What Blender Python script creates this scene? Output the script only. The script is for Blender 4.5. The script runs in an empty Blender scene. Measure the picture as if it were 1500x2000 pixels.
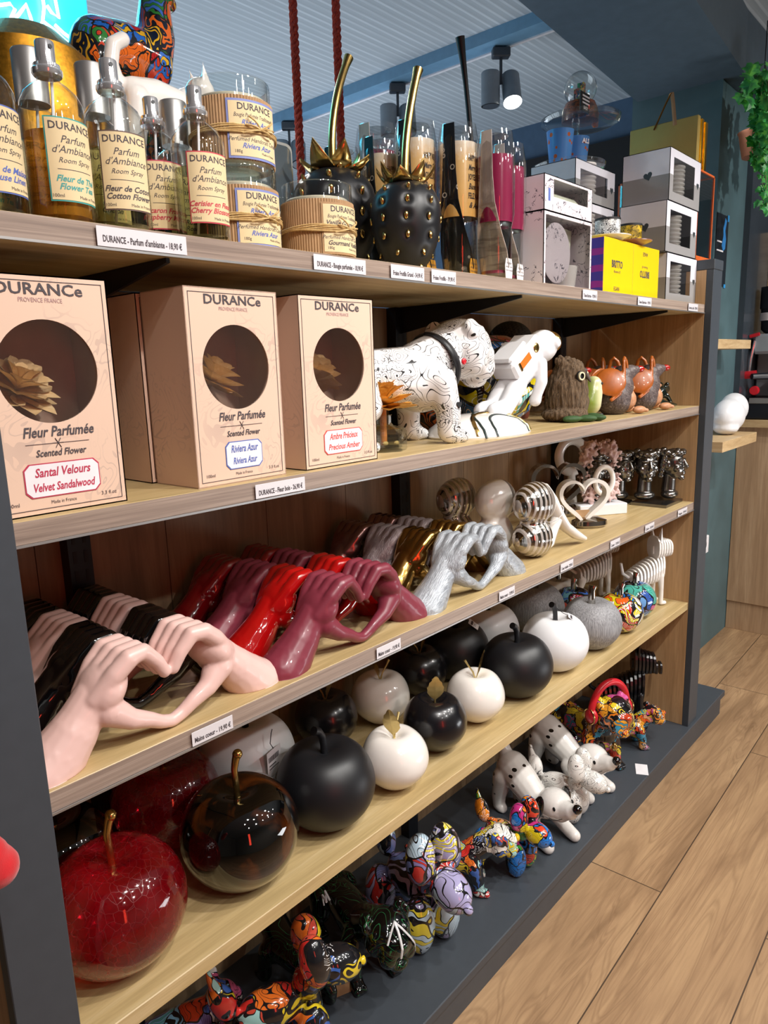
import bpy, math, random
from math import sin, cos, pi, radians as RAD
from mathutils import Vector, Matrix, Euler, noise

SC = bpy.context.scene
COL = SC.collection
# ---------------------------------------------------------------- camera
H = 1.178                                  # height of the second shelf top above the floor
cam = bpy.data.cameras.new('camera'); co = bpy.data.objects.new('camera', cam); COL.objects.link(co)
cam.sensor_fit = 'HORIZONTAL'; cam.sensor_width = 36.0; cam.lens = 36 * 1400.78 / 1500
cam.clip_start = 0.02; cam.clip_end = 60
ya, pa, ra = RAD(41.8025), RAD(-11.2993), RAD(-1.7783)
Fw = Vector((cos(ya) * cos(pa), sin(ya) * cos(pa), sin(pa)))
R0 = Fw.cross(Vector((0, 0, 1))).normalized(); U0 = R0.cross(Fw)
Rv = cos(ra) * R0 + sin(ra) * U0; Uv = -sin(ra) * R0 + cos(ra) * U0
M = Matrix(((Rv.x, Uv.x, -Fw.x, -.2785), (Rv.y, Uv.y, -Fw.y, -.7703), (Rv.z, Uv.z, -Fw.z, .1448 + H), (0, 0, 0, 1)))
co.matrix_world = M
SC.camera = co
# ---------------------------------------------------------------- world, lights, exposure
SC.view_settings.view_transform = 'Standard'; SC.view_settings.look = 'None'
SC.view_settings.gamma = 1; SC.view_settings.use_curve_mapping = False
SC.view_settings.exposure = 0.0
W = bpy.data.worlds.new('world'); SC.world = W; W.use_nodes = True
W.node_tree.nodes['Background'].inputs[0].default_value = (.35, .45, .6, 1)
W.node_tree.nodes['Background'].inputs[1].default_value = .3

def aim(o, t):
    o.rotation_euler = (Vector(t) - o.location).to_track_quat('-Z', 'Y').to_euler()
def spot(x, y, z, t, e, size=60, col=(1, .965, .92), r=.035, blend=.6):
    l = bpy.data.lights.new('shop_or_fill_spot', 'SPOT'); l.energy = e; l.spot_size = RAD(size); l.spot_blend = blend
    l.shadow_soft_size = r; l.color = col
    o = bpy.data.objects.new('shop_or_fill_spot', l); COL.objects.link(o); o.location = (x, y, z + H); aim(o, (t[0], t[1], t[2] + H)); return o
def area(x, y, z, t, e, sx, sy, col):
    l = bpy.data.lights.new('area_lamp', 'AREA'); l.shape = 'RECTANGLE'; l.size = sx; l.size_y = sy; l.energy = e; l.color = col
    o = bpy.data.objects.new('area_lamp', l); COL.objects.link(o); o.location = (x, y, z + H); aim(o, (t[0], t[1], t[2] + H)); return o
for x in (.15, .85, 1.6, 2.4):
    spot(x, -1.1, 1.27, (x - .05, .05, -.45), 62, 84)
spot(.5, -2.2, 1.3, (.9, -.0, -.1), 34, 50)
spot(1.9, -1.9, 1.3, (1.5, -.3, -1.1), 40, 80)
spot(2.75, -1.5, 1.3, (3.3, .1, .1), 60, 80)  # added fill spot, brightens the coffee machine and the teal wall
spot(4.2, -1.6, 1.3, (3.9, -.3, -.4), 40, 90)
area(2.6, -2.0, -.9, (2.6, -1.2, 1.4), 26, 1.2, .8, (.95, .97, 1))      # added upward fill, out of view, brightening the dark ceiling at top right
area(.55, 1.12, 1.22, (.55, 1.3, 1.2), 3, .8, .3, (.1, .75, 1))
spot(1.2, 1.4, 1.3, (1.2, .3, .3), 14, 90)
for x in (-.3, .5, 1.3, 2.1, 2.9):                      # rows of small ceiling lamps over the aisle
    for y in (-1.5, -2.3):
        spot(x, y, 1.36, (x, y + .25, -1), 17, 150, (1, .96, .9), .03, .9)
area(1.8, 2.4, -.2, (1.9, 2.0, 1.4), 42, 2.4, 1.6, (.76, .87, 1))       # added cool bounce fill, aimed up to brighten the ceiling
area(.55, 1.05, 1.1, (.6, .3, .6), 2.6, .6, .3, (.1, .75, 1))          # glow of the neon sign
area(-.5, -2.4, .2, (.7, .2, -.35), 4.5, .16, 1.0, (1, .06, .03))     # red lit sign across the aisle

# ---------------------------------------------------------------- mesh library
class G:
    """collects faces, becomes one mesh"""
    def __init__(s): s.v = []; s.f = []; s.mi = []; s.cur = 0
    def raw(s, vs, fs, T=None):
        b = len(s.v)
        for p in vs:
            p = Vector(p)
            s.v.append(tuple(T @ p) if T is not None else tuple(p))
        for f in fs: s.f.append(tuple(b + i for i in f)); s.mi.append(s.cur)
        return s
    def box(s, x0, x1, y0, y1, z0, z1, T=None):
        vs = [(x, y, z) for z in (z0, z1) for y in (y0, y1) for x in (x0, x1)]
        return s.raw(vs, [(0, 2, 3, 1), (4, 5, 7, 6), (0, 1, 5, 4), (1, 3, 7, 5), (3, 2, 6, 7), (2, 0, 4, 6)], T)
    def rbox(s, x0, x1, y0, y1, z0, z1, b=.001, T=None):
        """box with chamfered edges"""
        import itertools
        vs = []; idx = {}
        X = (x0, x1); Y = (y0, y1); Z = (z0, z1)
        for i, j, k in itertools.product((0, 1), repeat=3):
            sx, sy, sz = (1 if i == 0 else -1), (1 if j == 0 else -1), (1 if k == 0 else -1)
            for a in range(3):
                p = [X[i] + sx * b, Y[j] + sy * b, Z[k] + sz * b]; p[a] = (X[i], Y[j], Z[k])[a]
                idx[(i, j, k, a)] = len(vs); vs.append(tuple(p))
        f = []
        for i in (0, 1): f.append(tuple(idx[(i, j, k, 0)] for j, k in ((0, 0), (1, 0), (1, 1), (0, 1))[::(-1 if i == 0 else 1)]))
        for j in (0, 1): f.append(tuple(idx[(i, j, k, 1)] for i, k in ((0, 0), (0, 1), (1, 1), (1, 0))[::(-1 if j == 0 else 1)]))
        for k in (0, 1): f.append(tuple(idx[(i, j, k, 2)] for i, j in ((0, 0), (1, 0), (1, 1), (0, 1))[::(-1 if k == 0 else 1)]))
        for j in (0, 1):
            for k in (0, 1): f.append((idx[(0, j, k, 1)], idx[(1, j, k, 1)], idx[(1, j, k, 2)], idx[(0, j, k, 2)]))
        for i in (0, 1):
            for k in (0, 1): f.append((idx[(i, 0, k, 0)], idx[(i, 1, k, 0)], idx[(i, 1, k, 2)], idx[(i, 0, k, 2)]))
        for i in (0, 1):
            for j in (0, 1): f.append((idx[(i, j, 0, 0)], idx[(i, j, 1, 0)], idx[(i, j, 1, 1)], idx[(i, j, 0, 1)]))
        for i, j, k in itertools.product((0, 1), repeat=3): f.append(tuple(idx[(i, j, k, a)] for a in range(3)))
        return s.raw(vs, f, T)
    def lathe(s, prof, n=40, T=None, mod=None):
        """prof: (r, z) list bottom to top; r=0 closes the end"""
        vs = []; fs = []; rows = []
        for r, z in prof:
            if r < 1e-6: rows.append([len(vs)]); vs.append((0, 0, z))
            else:
                row = []
                for i in range(n):
                    a = 2 * pi * i / n; q = mod(a, z, r) if mod else r
                    row.append(len(vs)); vs.append((q * cos(a), q * sin(a), z))
                rows.append(row)
        for a, b in zip(rows, rows[1:]):
            if len(a) == 1 and len(b) > 1:
                for i in range(n): fs.append((a[0], b[(i + 1) % n], b[i]))
            elif len(b) == 1 and len(a) > 1:
                for i in range(n): fs.append((a[i], a[(i + 1) % n], b[0]))
            elif len(a) > 1:
                for i in range(n): fs.append((a[i], a[(i + 1) % n], b[(i + 1) % n], b[i]))
        return s.raw(vs, fs, T)
    def ell(s, c, r, n=24, m=14, T=None, R=None):
        vs = []; fs = []
        rr = r if isinstance(r, (tuple, list)) else (r, r, r)
        pts = [(0, -1)] + [(sin(pi * j / m), -cos(pi * j / m)) for j in range(1, m)] + [(0, 1)]
        Mx = Matrix.Translation(c) @ ((Euler(R).to_matrix().to_4x4()) if R else Matrix.Identity(4)) @ Matrix.Diagonal((*rr, 1))
        if T is not None: Mx = T @ Mx
        return s.lathe(pts, n, Mx)
    def tube(s, pts, rad, n=10, T=None, cap=True, flat=1.0):
        pts = [Vector(p) for p in pts]; m = len(pts)
        if not isinstance(rad, (list, tuple)): rad = [rad] * m
        vs = []; fs = []; up = None
        for i, p in enumerate(pts):
            t = (pts[min(i + 1, m - 1)] - pts[max(i - 1, 0)]).normalized()
            if up is None: up = Vector((0, 0, 1)) if abs(t.z) < .9 else Vector((1, 0, 0))
            a = t.cross(up).normalized(); b = a.cross(t).normalized(); up = b
            for k in range(n):
                q = 2 * pi * k / n; vs.append(p + (a * cos(q) + b * sin(q) * flat) * rad[i])
        for i in range(m - 1):
            for k in range(n):
                fs.append((i * n + k, i * n + (k + 1) % n, (i + 1) * n + (k + 1) % n, (i + 1) * n + k))
        if cap: fs += [tuple(range(n))[::-1], tuple((m - 1) * n + k for k in range(n))]
        return s.raw([tuple(v) for v in vs], fs, T)
    def chain(s, pr, n=16):
        """capsule chain ((x,y,z), r)"""
        for (p, r) in pr: s.ell(p, r, n, 10)
        for (p, r), (q, t) in zip(pr, pr[1:]):
            p = Vector(p); q = Vector(q); d = (q - p)
            if d.length < 1e-5: continue
            s.tube([p, q], [r, t], n)
        return s
    def prism(s, outline, d0, d1, T=None):
        """outline in x,z ; extruded in y from d0 to d1"""
        n = len(outline)
        vs = [(x, d0, z) for x, z in outline] + [(x, d1, z) for x, z in outline]
        fs = [tuple(range(n)), tuple(range(2 * n - 1, n - 1, -1))] + [(i, n + i, n + (i + 1) % n, (i + 1) % n) for i in range(n)]
        return s.raw(vs, fs, T)
    def mesh(s, name, mats, smooth=True, ang=35):
        me = bpy.data.meshes.new(name); me.from_pydata(s.v, [], s.f)
        for m in (mats if isinstance(mats, (list, tuple)) else [mats]): me.materials.append(m)
        if any(s.mi): me.polygons.foreach_set('material_index', s.mi)
        fix(me, smooth, ang); return me

def fix(me, smooth=True, ang=35):
    import bmesh
    bm = bmesh.new(); bm.from_mesh(me); bmesh.ops.recalc_face_normals(bm, faces=bm.faces); bm.to_mesh(me); bm.free()
    if smooth:
        me.shade_smooth(); me.set_sharp_from_angle(angle=RAD(ang))
    me.update()

def obj(name, me, parent=None, mat=None, loc=None, rot=None):
    o = bpy.data.objects.new(name, me); COL.objects.link(o)
    if parent: o.parent = parent
    if mat: over(o, mat)
    if loc: o.location = loc
    if rot: o.rotation_euler = rot
    return o
def over(o, m):
    o.material_slots[0].link = 'OBJECT'; o.material_slots[0].material = m
def part(name, g, mat, parent=None, smooth=True, ang=35, label=None):
    o = obj(name, g.mesh(name, mat, smooth, ang) if isinstance(g, G) else g, parent)
    if not isinstance(g, G): over(o, mat)
    if label: o['label'] = label
    return o
def tag(o, label, cat, group=None):
    o['label'] = label; o['category'] = cat
    if group: o['group'] = group
    return o
def thing(name, label, cat, loc, rz=0, group=None, sc=1, rx=0, ry=0):
    o = bpy.data.objects.new(name, None); COL.objects.link(o); o.empty_display_size = .02
    o.location = (loc[0], loc[1], loc[2] + H); o.rotation_euler = (rx, ry, rz); o.scale = (sc, sc, sc)
    return tag(o, label, cat, group)
def copy_thing(root, loc, rz, label, group=None, sc=None, mats=None):
    c = root.copy(); COL.objects.link(c); c.location = (loc[0], loc[1], loc[2] + H)
    r = root.rotation_euler.copy(); r.z = rz; c.rotation_euler = r
    if sc: c.scale = (sc, sc, sc)
    c['label'] = label
    if group: c['group'] = group
    def rec(src, dst):
        for ch in list(src.children):
            d = ch.copy(); COL.objects.link(d); d.parent = dst
            k = ch.name.split('.')[0]
            if mats and k in mats: over(d, mats[k])
            rec(ch, d)
    rec(root, c); return c
def structure(name, g, mat, parent=None, smooth=False):
    o = part(name, g, mat, parent, smooth)
    o['kind'] = 'structure'; return o

def remesh(g, vox, sm=3, fac=.6):
    """one continuous surface from overlapping closed lumps"""
    me = g.mesh('tmp', [], False); o = bpy.data.objects.new('tmp', me); COL.objects.link(o)
    a = o.modifiers.new('r', 'REMESH'); a.mode = 'VOXEL'; a.voxel_size = vox; a.use_smooth_shade = True
    if sm: b = o.modifiers.new('s', 'SMOOTH'); b.factor = fac; b.iterations = sm
    dg = bpy.context.evaluated_depsgraph_get()
    out = bpy.data.meshes.new_from_object(o.evaluated_get(dg))
    bpy.data.objects.remove(o); bpy.data.meshes.remove(me)
    out.materials.clear(); out.materials.append(None); out.shade_smooth()
    return out

_tc = {}
def text_geo(s, size, shear=0, bold=0, align='CENTER', space=1):
    k = (s, size, shear, bold, align, space)
    if k in _tc: return _tc[k]
    c = bpy.data.curves.new('t', 'FONT'); c.body = s; c.size = size; c.shear = shear; c.align_x = align; c.align_y = 'CENTER'
    c.resolution_u = 2; c.offset = bold; c.space_character = space
    o = bpy.data.objects.new('t', c); COL.objects.link(o)
    dg = bpy.context.evaluated_depsgraph_get(); me = bpy.data.meshes.new_from_object(o.evaluated_get(dg))
    v = [tuple(x.co) for x in me.vertices]; f = [tuple(p.vertices) for p in me.polygons]
    bpy.data.objects.remove(o); bpy.data.curves.remove(c); bpy.data.meshes.remove(me)
    _tc[k] = (v, f); return v, f
def write(g, s, size, x, z, y=0, shear=0, bold=0, align='CENTER', wrap=None, flip=False, width=None, zs=1, space=1):
    """text standing in the xz plane facing -y; wrap=(radius, centre angle)"""
    v, f = text_geo(s, size, shear, bold, align, space)
    if not v: return
    if width:
        w = max(p[0] for p in v) - min(p[0] for p in v); k = width / w
    else: k = 1
    out = []
    for p in v:
        px, pz = p[0] * k, p[1] * zs
        if flip: px, pz = -px, -pz
        px += x; pz += z
        if wrap:
            r, a0 = wrap; a = a0 + px / r; out.append((r * sin(a), -r * cos(a), pz))
        else: out.append((px, y, pz))
    g.raw(out, f)

# ---------------------------------------------------------------- materials
class NT:
    def __init__(s, name):
        s.m = bpy.data.materials.new(name); s.m.use_nodes = True; s.t = s.m.node_tree; s.b = s.t.nodes['Principled BSDF']; s.o = s.t.nodes['Material Output']
    def n(s, typ, **kw):
        x = s.t.nodes.new(typ)
        for k, v in kw.items():
            if k.startswith('i_'): x.inputs[k[2:].replace('_', ' ')].default_value = v
            else: setattr(x, k, v)
        return x
    def l(s, a, b): s.t.links.new(a, b)
    def coord(s, scale=(1, 1, 1), rot=(0, 0, 0), loc=(0, 0, 0)):
        c = s.n('ShaderNodeTexCoord'); m = s.n('ShaderNodeMapping')
        m.inputs['Scale'].default_value = scale; m.inputs['Rotation'].default_value = rot; m.inputs['Location'].default_value = loc
        s.l(c.outputs['Object'], m.inputs[0]); return m.outputs[0]
    def noise(s, vec, scale, detail=3, rough=.5, dist=0):
        x = s.n('ShaderNodeTexNoise'); x.inputs['Scale'].default_value = scale; x.inputs['Detail'].default_value = detail
        x.inputs['Roughness'].default_value = rough; x.inputs['Distortion'].default_value = dist; s.l(vec, x.inputs['Vector']); return x
    def ramp(s, fac, stops, const=False):
        r = s.n('ShaderNodeValToRGB'); cr = r.color_ramp
        if const: cr.interpolation = 'CONSTANT'
        while len(cr.elements) < len(stops): cr.elements.new(.5)
        for e, (p, c) in zip(cr.elements, stops): e.position = p; e.color = (*c, 1) if len(c) == 3 else c
        s.l(fac, r.inputs[0]); return r.outputs[0]
    def mix(s, fac, a, b):
        x = s.n('ShaderNodeMix', data_type='RGBA')
        for v, i in ((fac, 0), (a, 6), (b, 7)):
            if hasattr(v, 'links'): s.l(v, x.inputs[i])
            elif i == 0: x.inputs[0].default_value = v
            else: x.inputs[i].default_value = (*v, 1)
        return x.outputs[2]
    def math(s, op, a, b=0.0):
        x = s.n('ShaderNodeMath', operation=op)
        for i, v in ((0, a), (1, b)):
            if hasattr(v, 'links'): s.l(v, x.inputs[i])
            else: x.inputs[i].default_value = v
        return x.outputs[0]
    def bump(s, h, st=.3, dist=.001):
        x = s.n('ShaderNodeBump'); x.inputs['Strength'].default_value = st; x.inputs['Distance'].default_value = dist
        s.l(h, x.inputs['Height']); s.l(x.outputs[0], s.b.inputs['Normal']); return x
    def set(s, **kw):
        mp = dict(rough='Roughness', metal='Metallic', coat='Coat Weight', trans='Transmission Weight', ior='IOR', spec='Specular IOR Level', crough='Coat Roughness', sheen='Sheen Weight', alpha='Alpha')
        for k, v in kw.items():
            if k == 'col':
                if hasattr(v, 'links'): s.l(v, s.b.inputs['Base Color'])
                else: s.b.inputs['Base Color'].default_value = (*v, 1)
            elif k == 'sss': s.b.inputs['Subsurface Weight'].default_value = v; s.b.inputs['Subsurface Radius'].default_value = (.02, .01, .008)
            elif hasattr(v, 'links'): s.l(v, s.b.inputs[mp[k]])
            else: s.b.inputs[mp[k]].default_value = v
        return s.m

def srgb(h):
    h = h.lstrip('#'); c = [int(h[i:i + 2], 16) / 255 for i in (0, 2, 4)]
    return tuple(x / 12.92 if x <= .04045 else ((x + .055) / 1.055) ** 2.4 for x in c)
def flat(name, col, rough=.5, metal=0, coat=0, var=.06, vs=30, bump=0, **kw):
    """plain finish with faint tone variation"""
    n = NT(name); c = srgb(col) if isinstance(col, str) else col; v = n.coord(); no = n.noise(v, vs, 4)
    a = tuple(x * (1 - var) for x in c); b = tuple(min(1, x * (1 + var)) for x in c)
    cc = n.ramp(no.outputs['Fac'], [(.3, a), (.7, b)])
    if bump: n.bump(n.noise(v, vs * 12, 3).outputs['Fac'], bump, .0006)
    return n.set(col=cc, rough=rough, metal=metal, coat=coat, **kw)
def glassy(name, tint=(1, 1, 1), gloss=.12, rough=.01):
    """thin clear glass: mostly see-through, with fresnel reflections"""
    n = NT(name); n.t.nodes.remove(n.b)
    tr = n.n('ShaderNodeBsdfTransparent'); tr.inputs[0].default_value = (*tint, 1)
    gl = n.n('ShaderNodeBsdfGlossy'); gl.inputs['Roughness'].default_value = rough
    lw = n.n('ShaderNodeLayerWeight'); lw.inputs['Blend'].default_value = .45
    f = n.math('ADD', n.math('MULTIPLY', n.math('POWER', lw.outputs['Facing'], 2.0), .8), gloss * .5)
    mx = n.n('ShaderNodeMixShader'); n.l(f, mx.inputs[0]); n.l(tr.outputs[0], mx.inputs[1]); n.l(gl.outputs[0], mx.inputs[2]); n.l(mx.outputs[0], n.o.inputs[0])
    return n.m
def emit(name, col, st):
    n = NT(name); n.t.nodes.remove(n.b); e = n.n('ShaderNodeEmission'); e.inputs[0].default_value = (*col, 1); e.inputs[1].default_value = st
    n.l(e.outputs[0], n.o.inputs[0]); return n.m
def wood(name, c0, c1, c2, scale=(1.6, 30, 30), rough=.55, knots=True, loc=(0, 0, 0), rot=(0, 0, 0), bump=.15):
    n = NT(name); v = n.coord(scale, rot, loc)
    a = n.noise(v, 1.6, 8, .62, .6); b = n.noise(n.coord(tuple(s * 4 for s in scale), rot, loc), 2.2, 4, .6)
    base = n.ramp(a.outputs['Fac'], [(.3, srgb(c0)), (.5, srgb(c1)), (.72, srgb(c2))])
    col = n.mix(n.math('MULTIPLY', n.ramp(b.outputs['Fac'], [(.42, (0, 0, 0)), (.62, (1, 1, 1))]), .35), base, srgb(c0))
    if knots:
        w = n.noise(n.coord(tuple(s * .45 for s in scale), rot, loc), 1.1, 2, .4, 1.2)
        k = n.ramp(n.math('PINGPONG', n.math('MULTIPLY', w.outputs['Fac'], 9), .5), [(.0, (.0, .0, .0)), (.12, (.5, .5, .5)), (.2, (0, 0, 0))])
        col = n.mix(n.math('MULTIPLY', k, .35), col, srgb(c0))
    n.bump(b.outputs['Fac'], bump, .0005)
    return n.set(col=col, rough=rough)
def graffiti(name, pal, scale=22, seed=0, swirl=.06, line=.06, white=.5, rough=.12):
    scale *= .72
    """glazed all-over street-art print: swirled colour fields, dark outlines, pale squiggles"""
    n = NT(name); v = n.coord((1, 1, 1), loc=(seed * 1.7, seed * .9, seed * 2.3))
    d = n.noise(v, scale * .75, 2); dv = n.n('ShaderNodeVectorMath', operation='SUBTRACT'); n.l(d.outputs['Color'], dv.inputs[0]); dv.inputs[1].default_value = (.5, .5, .5)
    sv = n.n('ShaderNodeVectorMath', operation='SCALE'); n.l(dv.outputs[0], sv.inputs[0]); sv.inputs['Scale'].default_value = swirl * 2.2
    av = n.n('ShaderNodeVectorMath', operation='ADD'); n.l(v, av.inputs[0]); n.l(sv.outputs[0], av.inputs[1])
    vo = n.n('ShaderNodeTexVoronoi', feature='F1'); vo.inputs['Scale'].default_value = scale; n.l(av.outputs[0], vo.inputs['Vector'])
    ve = n.n('ShaderNodeTexVoronoi', feature='DISTANCE_TO_EDGE'); ve.inputs['Scale'].default_value = scale; n.l(av.outputs[0], ve.inputs['Vector'])
    sep = n.n('ShaderNodeSeparateColor'); n.l(vo.outputs['Color'], sep.inputs[0])
    k = len(pal); col = n.ramp(sep.outputs[0], [(i / k, srgb(c)) for i, c in enumerate(pal)], True)
    k2 = n.ramp(sep.outputs[1], [(i / k, srgb(c)) for i, c in enumerate(pal[::-1])], True)
    st = n.noise(av.outputs[0], scale * .9, 0)
    band = n.math('GREATER_THAN', n.math('PINGPONG', n.math('MULTIPLY', st.outputs['Fac'], 7), .5), .27)
    col = n.mix(n.math('MULTIPLY', band, n.math('GREATER_THAN', sep.outputs[2], .35)), col, k2)
    sq = n.noise(v, scale * 1.2, 0, .5, .8)
    sl = n.math('LESS_THAN', n.math('ABSOLUTE', n.math('SUBTRACT', n.math('PINGPONG', n.math('MULTIPLY', sq.outputs['Fac'], 6), .5), .25)), .045)
    pm = n.math('GREATER_THAN', n.noise(v, scale * .5, 1).outputs['Fac'], 1 - white)
    col = n.mix(n.math('MULTIPLY', sl, pm), col, (.85, .85, .85))
    bl = n.math('LESS_THAN', n.math('ABSOLUTE', n.math('SUBTRACT', n.math('PINGPONG', n.math('MULTIPLY', st.outputs['Fac'], 7), .5), .25)), .035)
    col = n.mix(bl, col, (.01, .01, .012))
    col = n.mix(n.math('LESS_THAN', ve.outputs['Distance'], line), col, (.01, .01, .012))
    return n.set(col=col, rough=rough, coat=.8, crough=.04)
def doodle(name, base, ink, scale=26, w=.02, seed=0, rough=.3, n1=5):
    """ivory glaze with fine pen doodles"""
    n = NT(name); v = n.coord(loc=(seed, seed * 2, seed * .5)); a = n.noise(v, scale, 0, .5, .3)
    l1 = n.math('LESS_THAN', n.math('ABSOLUTE', n.math('SUBTRACT', n.math('PINGPONG', n.math('MULTIPLY', a.outputs['Fac'], n1), .5), .25)), w)
    b = n.noise(n.coord(loc=(seed + 3, 1, 5)), scale * 1.9, 0, .5, .3)
    l2 = n.math('LESS_THAN', n.math('ABSOLUTE', n.math('SUBTRACT', n.math('PINGPONG', n.math('MULTIPLY', b.outputs['Fac'], n1), .5), .25)), w * 1.5)
    m2 = n.math('GREATER_THAN', n.noise(n.coord(loc=(9, seed, 2)), scale * .6, 1).outputs['Fac'], .52)
    lines = n.math('MAXIMUM', n.math('MULTIPLY', l1, n.math('LESS_THAN', n.noise(n.coord(loc=(2, seed, 2)), scale * .8, 1).outputs['Fac'], .56)), n.math('MULTIPLY', l2, m2))
    return n.set(col=n.mix(lines, srgb(base), srgb(ink)), rough=rough, coat=.5, crough=.08)

MT = {}
MT['shelf'] = wood('oak_shelf', '#a68f62', '#bfa676', '#cfb98d', (1.5, 26, 26), .42)
MT['edge'] = wood('grey_oak_edge', '#7a6a60', '#9a887b', '#b3a294', (1.4, 60, 90), .4, False)
MT['back'] = wood('oak_back_panel', '#77624a', '#937a5d', '#a88d6c', (14, 14, 1.0), .6)
MT['side'] = wood('oak_side_panel', '#9a7a54', '#b8946a', '#c8a67c', (20, 22, 1.1), .5)
MT['steel'] = flat('anthracite_steel', '#3e444b', .45, 0, 0, .04, 60)
MT['bracket'] = flat('black_bracket_steel', '#0e131c', .45)
MT['counter'] = wood('counter_oak', '#9a7c5e', '#b39473', '#c4a786', (20, 20, 1.0), .55, False)
MT['board'] = wood('light_oak_board', '#a98a62', '#c2a57a', '#d2b88e', (4, 4, 30), .5, False)
MT['chrome'] = flat('chrome', '#e4e6ea', .14, .8, 0, .02)
MT['satin'] = flat('satin_aluminium', '#b9b7b6', .38, .85, 0, .03)
MT['gold'] = flat('polished_gold', '#cfae6a', .22, 1, 0, .1, 20)
MT['palegold'] = flat('pale_gold_wire', '#d4bd7c', .3, .7, 0, .1, 40)
MT['silver'] = flat('polished_silver', '#b3aea8', .1, 1, 0, .1, 25)
MT['clear'] = glassy('clear_glass', (.97, .99, .98))
MT['film'] = glassy('window_film', (.95, .95, .95), .16)
MT['paper'] = flat('label_paper', '#dcc79c', .75, 0, 0, .03)
MT['ink'] = flat('dark_ink', '#4a4448', .7)
MT['black'] = flat('black_print', '#141416', .6)
MT['white'] = flat('white_card', '#e8e6ea', .6)
MT['tagpaper'] = flat('price_paper', '#d9d6da', .35, 0, .4, .01)
MT['teal'] = flat('teal_ink', '#3b9a96', .6); MT['maroon'] = flat('maroon_ink', '#6a2c3c', .6)
MT['red_i'] = flat('red_ink', '#c23b4c', .6); MT['brown_i'] = flat('brown_ink', '#5f4a44', .6)
MT['blue_i'] = flat('blue_ink', '#5468b0', .6); MT['coral_i'] = flat('coral_ink', '#d9524a', .6)
MT['crimson_i'] = flat('crimson_ink', '#b83350', .6)
MT['purple_b'] = flat('periwinkle_border', '#7c86bd', .6)
MT['kraft'] = flat('kraft_cardboard', '#a98660', .8, 0, 0, .08, 60)
MT['raffia'] = wood('raffia_string', '#b08d57', '#cfae74', '#e2c892', (60, 60, 60), .7, False)
MT['wax'] = flat('candle_wax', '#d9cdb8', .5, 0, 0, .02, sss=.2)
MT['matteblack'] = flat('matte_black_ceramic', '#141519', .42, 0, 0, .03)
MT['satinblack'] = flat('satin_black_ceramic', '#121216', .24, 0, .25, .03)
MT['glossblack'] = flat('gloss_black_glaze', '#050507', .1, 0, 1, .03)
MT['ivory'] = flat('ivory_glaze', '#ebe6e0', .18, 0, .6, .02)
MT['chalk'] = flat('chalk_white_ceramic', '#e6e7ea', .38, 0, .1, .02)
MT['pinkskin'] = flat('powder_pink_ceramic', '#e3beb6', .34, 0, .15, .02)
MT['burgundy'] = flat('matte_burgundy_ceramic', '#7c2f3e', .38, 0, .15, .03)
MT['redgloss'] = flat('gloss_red_glaze', '#a50a0c', .1, 0, 1, .05)
MT['darkredgloss'] = flat('gloss_dark_red_glaze', '#7c0a12', .1, 0, 1, .05)
MT['rosemetal'] = flat('rose_bronze_metal', '#8c6a66', .25, .9, .3, .06)
MT['goldhand'] = flat('antique_gold_metal', '#a8864a', .2, 1, .3, .06)
MT['redcloth'] = flat('red_plush', '#c8151f', .9, 0, 0, .08, 90, .5, sheen=.4)
def striated(name, a, b, metal, sc=(30, 30, 220), rough=.4):
    n = NT(name); v = n.coord(sc); x = n.noise(v, 2.2, 3, .6, .3)
    n.bump(x.outputs['Fac'], .9, .0022)
    return n.set(col=n.ramp(x.outputs['Fac'], [(.35, srgb(a)), (.65, srgb(b))]), rough=rough, metal=metal)
MT['silverhand'] = striated('brushed_silver_plaster', '#989ea6', '#bcc2c8', .4, (20, 300, 55))
MT['pinksilver'] = striated('pinkish_silver_plaster', '#8c8286', '#b4a9ac', .35, (20, 300, 55))
MT['greyrib'] = striated('grey_combed_plaster', '#7d7d80', '#a3a3a6', .15, (130, 130, 8), .55)
MT['fur'] = striated('shaggy_brown_fur', '#3a2c20', '#7a634a', 0, (260, 260, 26), .9)
Z1, Z2, Z3, Z4, ZB, ZF = .3084, 0., -.3088, -.6503, -1.0931, -H
XR, YB = 2.0904, .37
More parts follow.
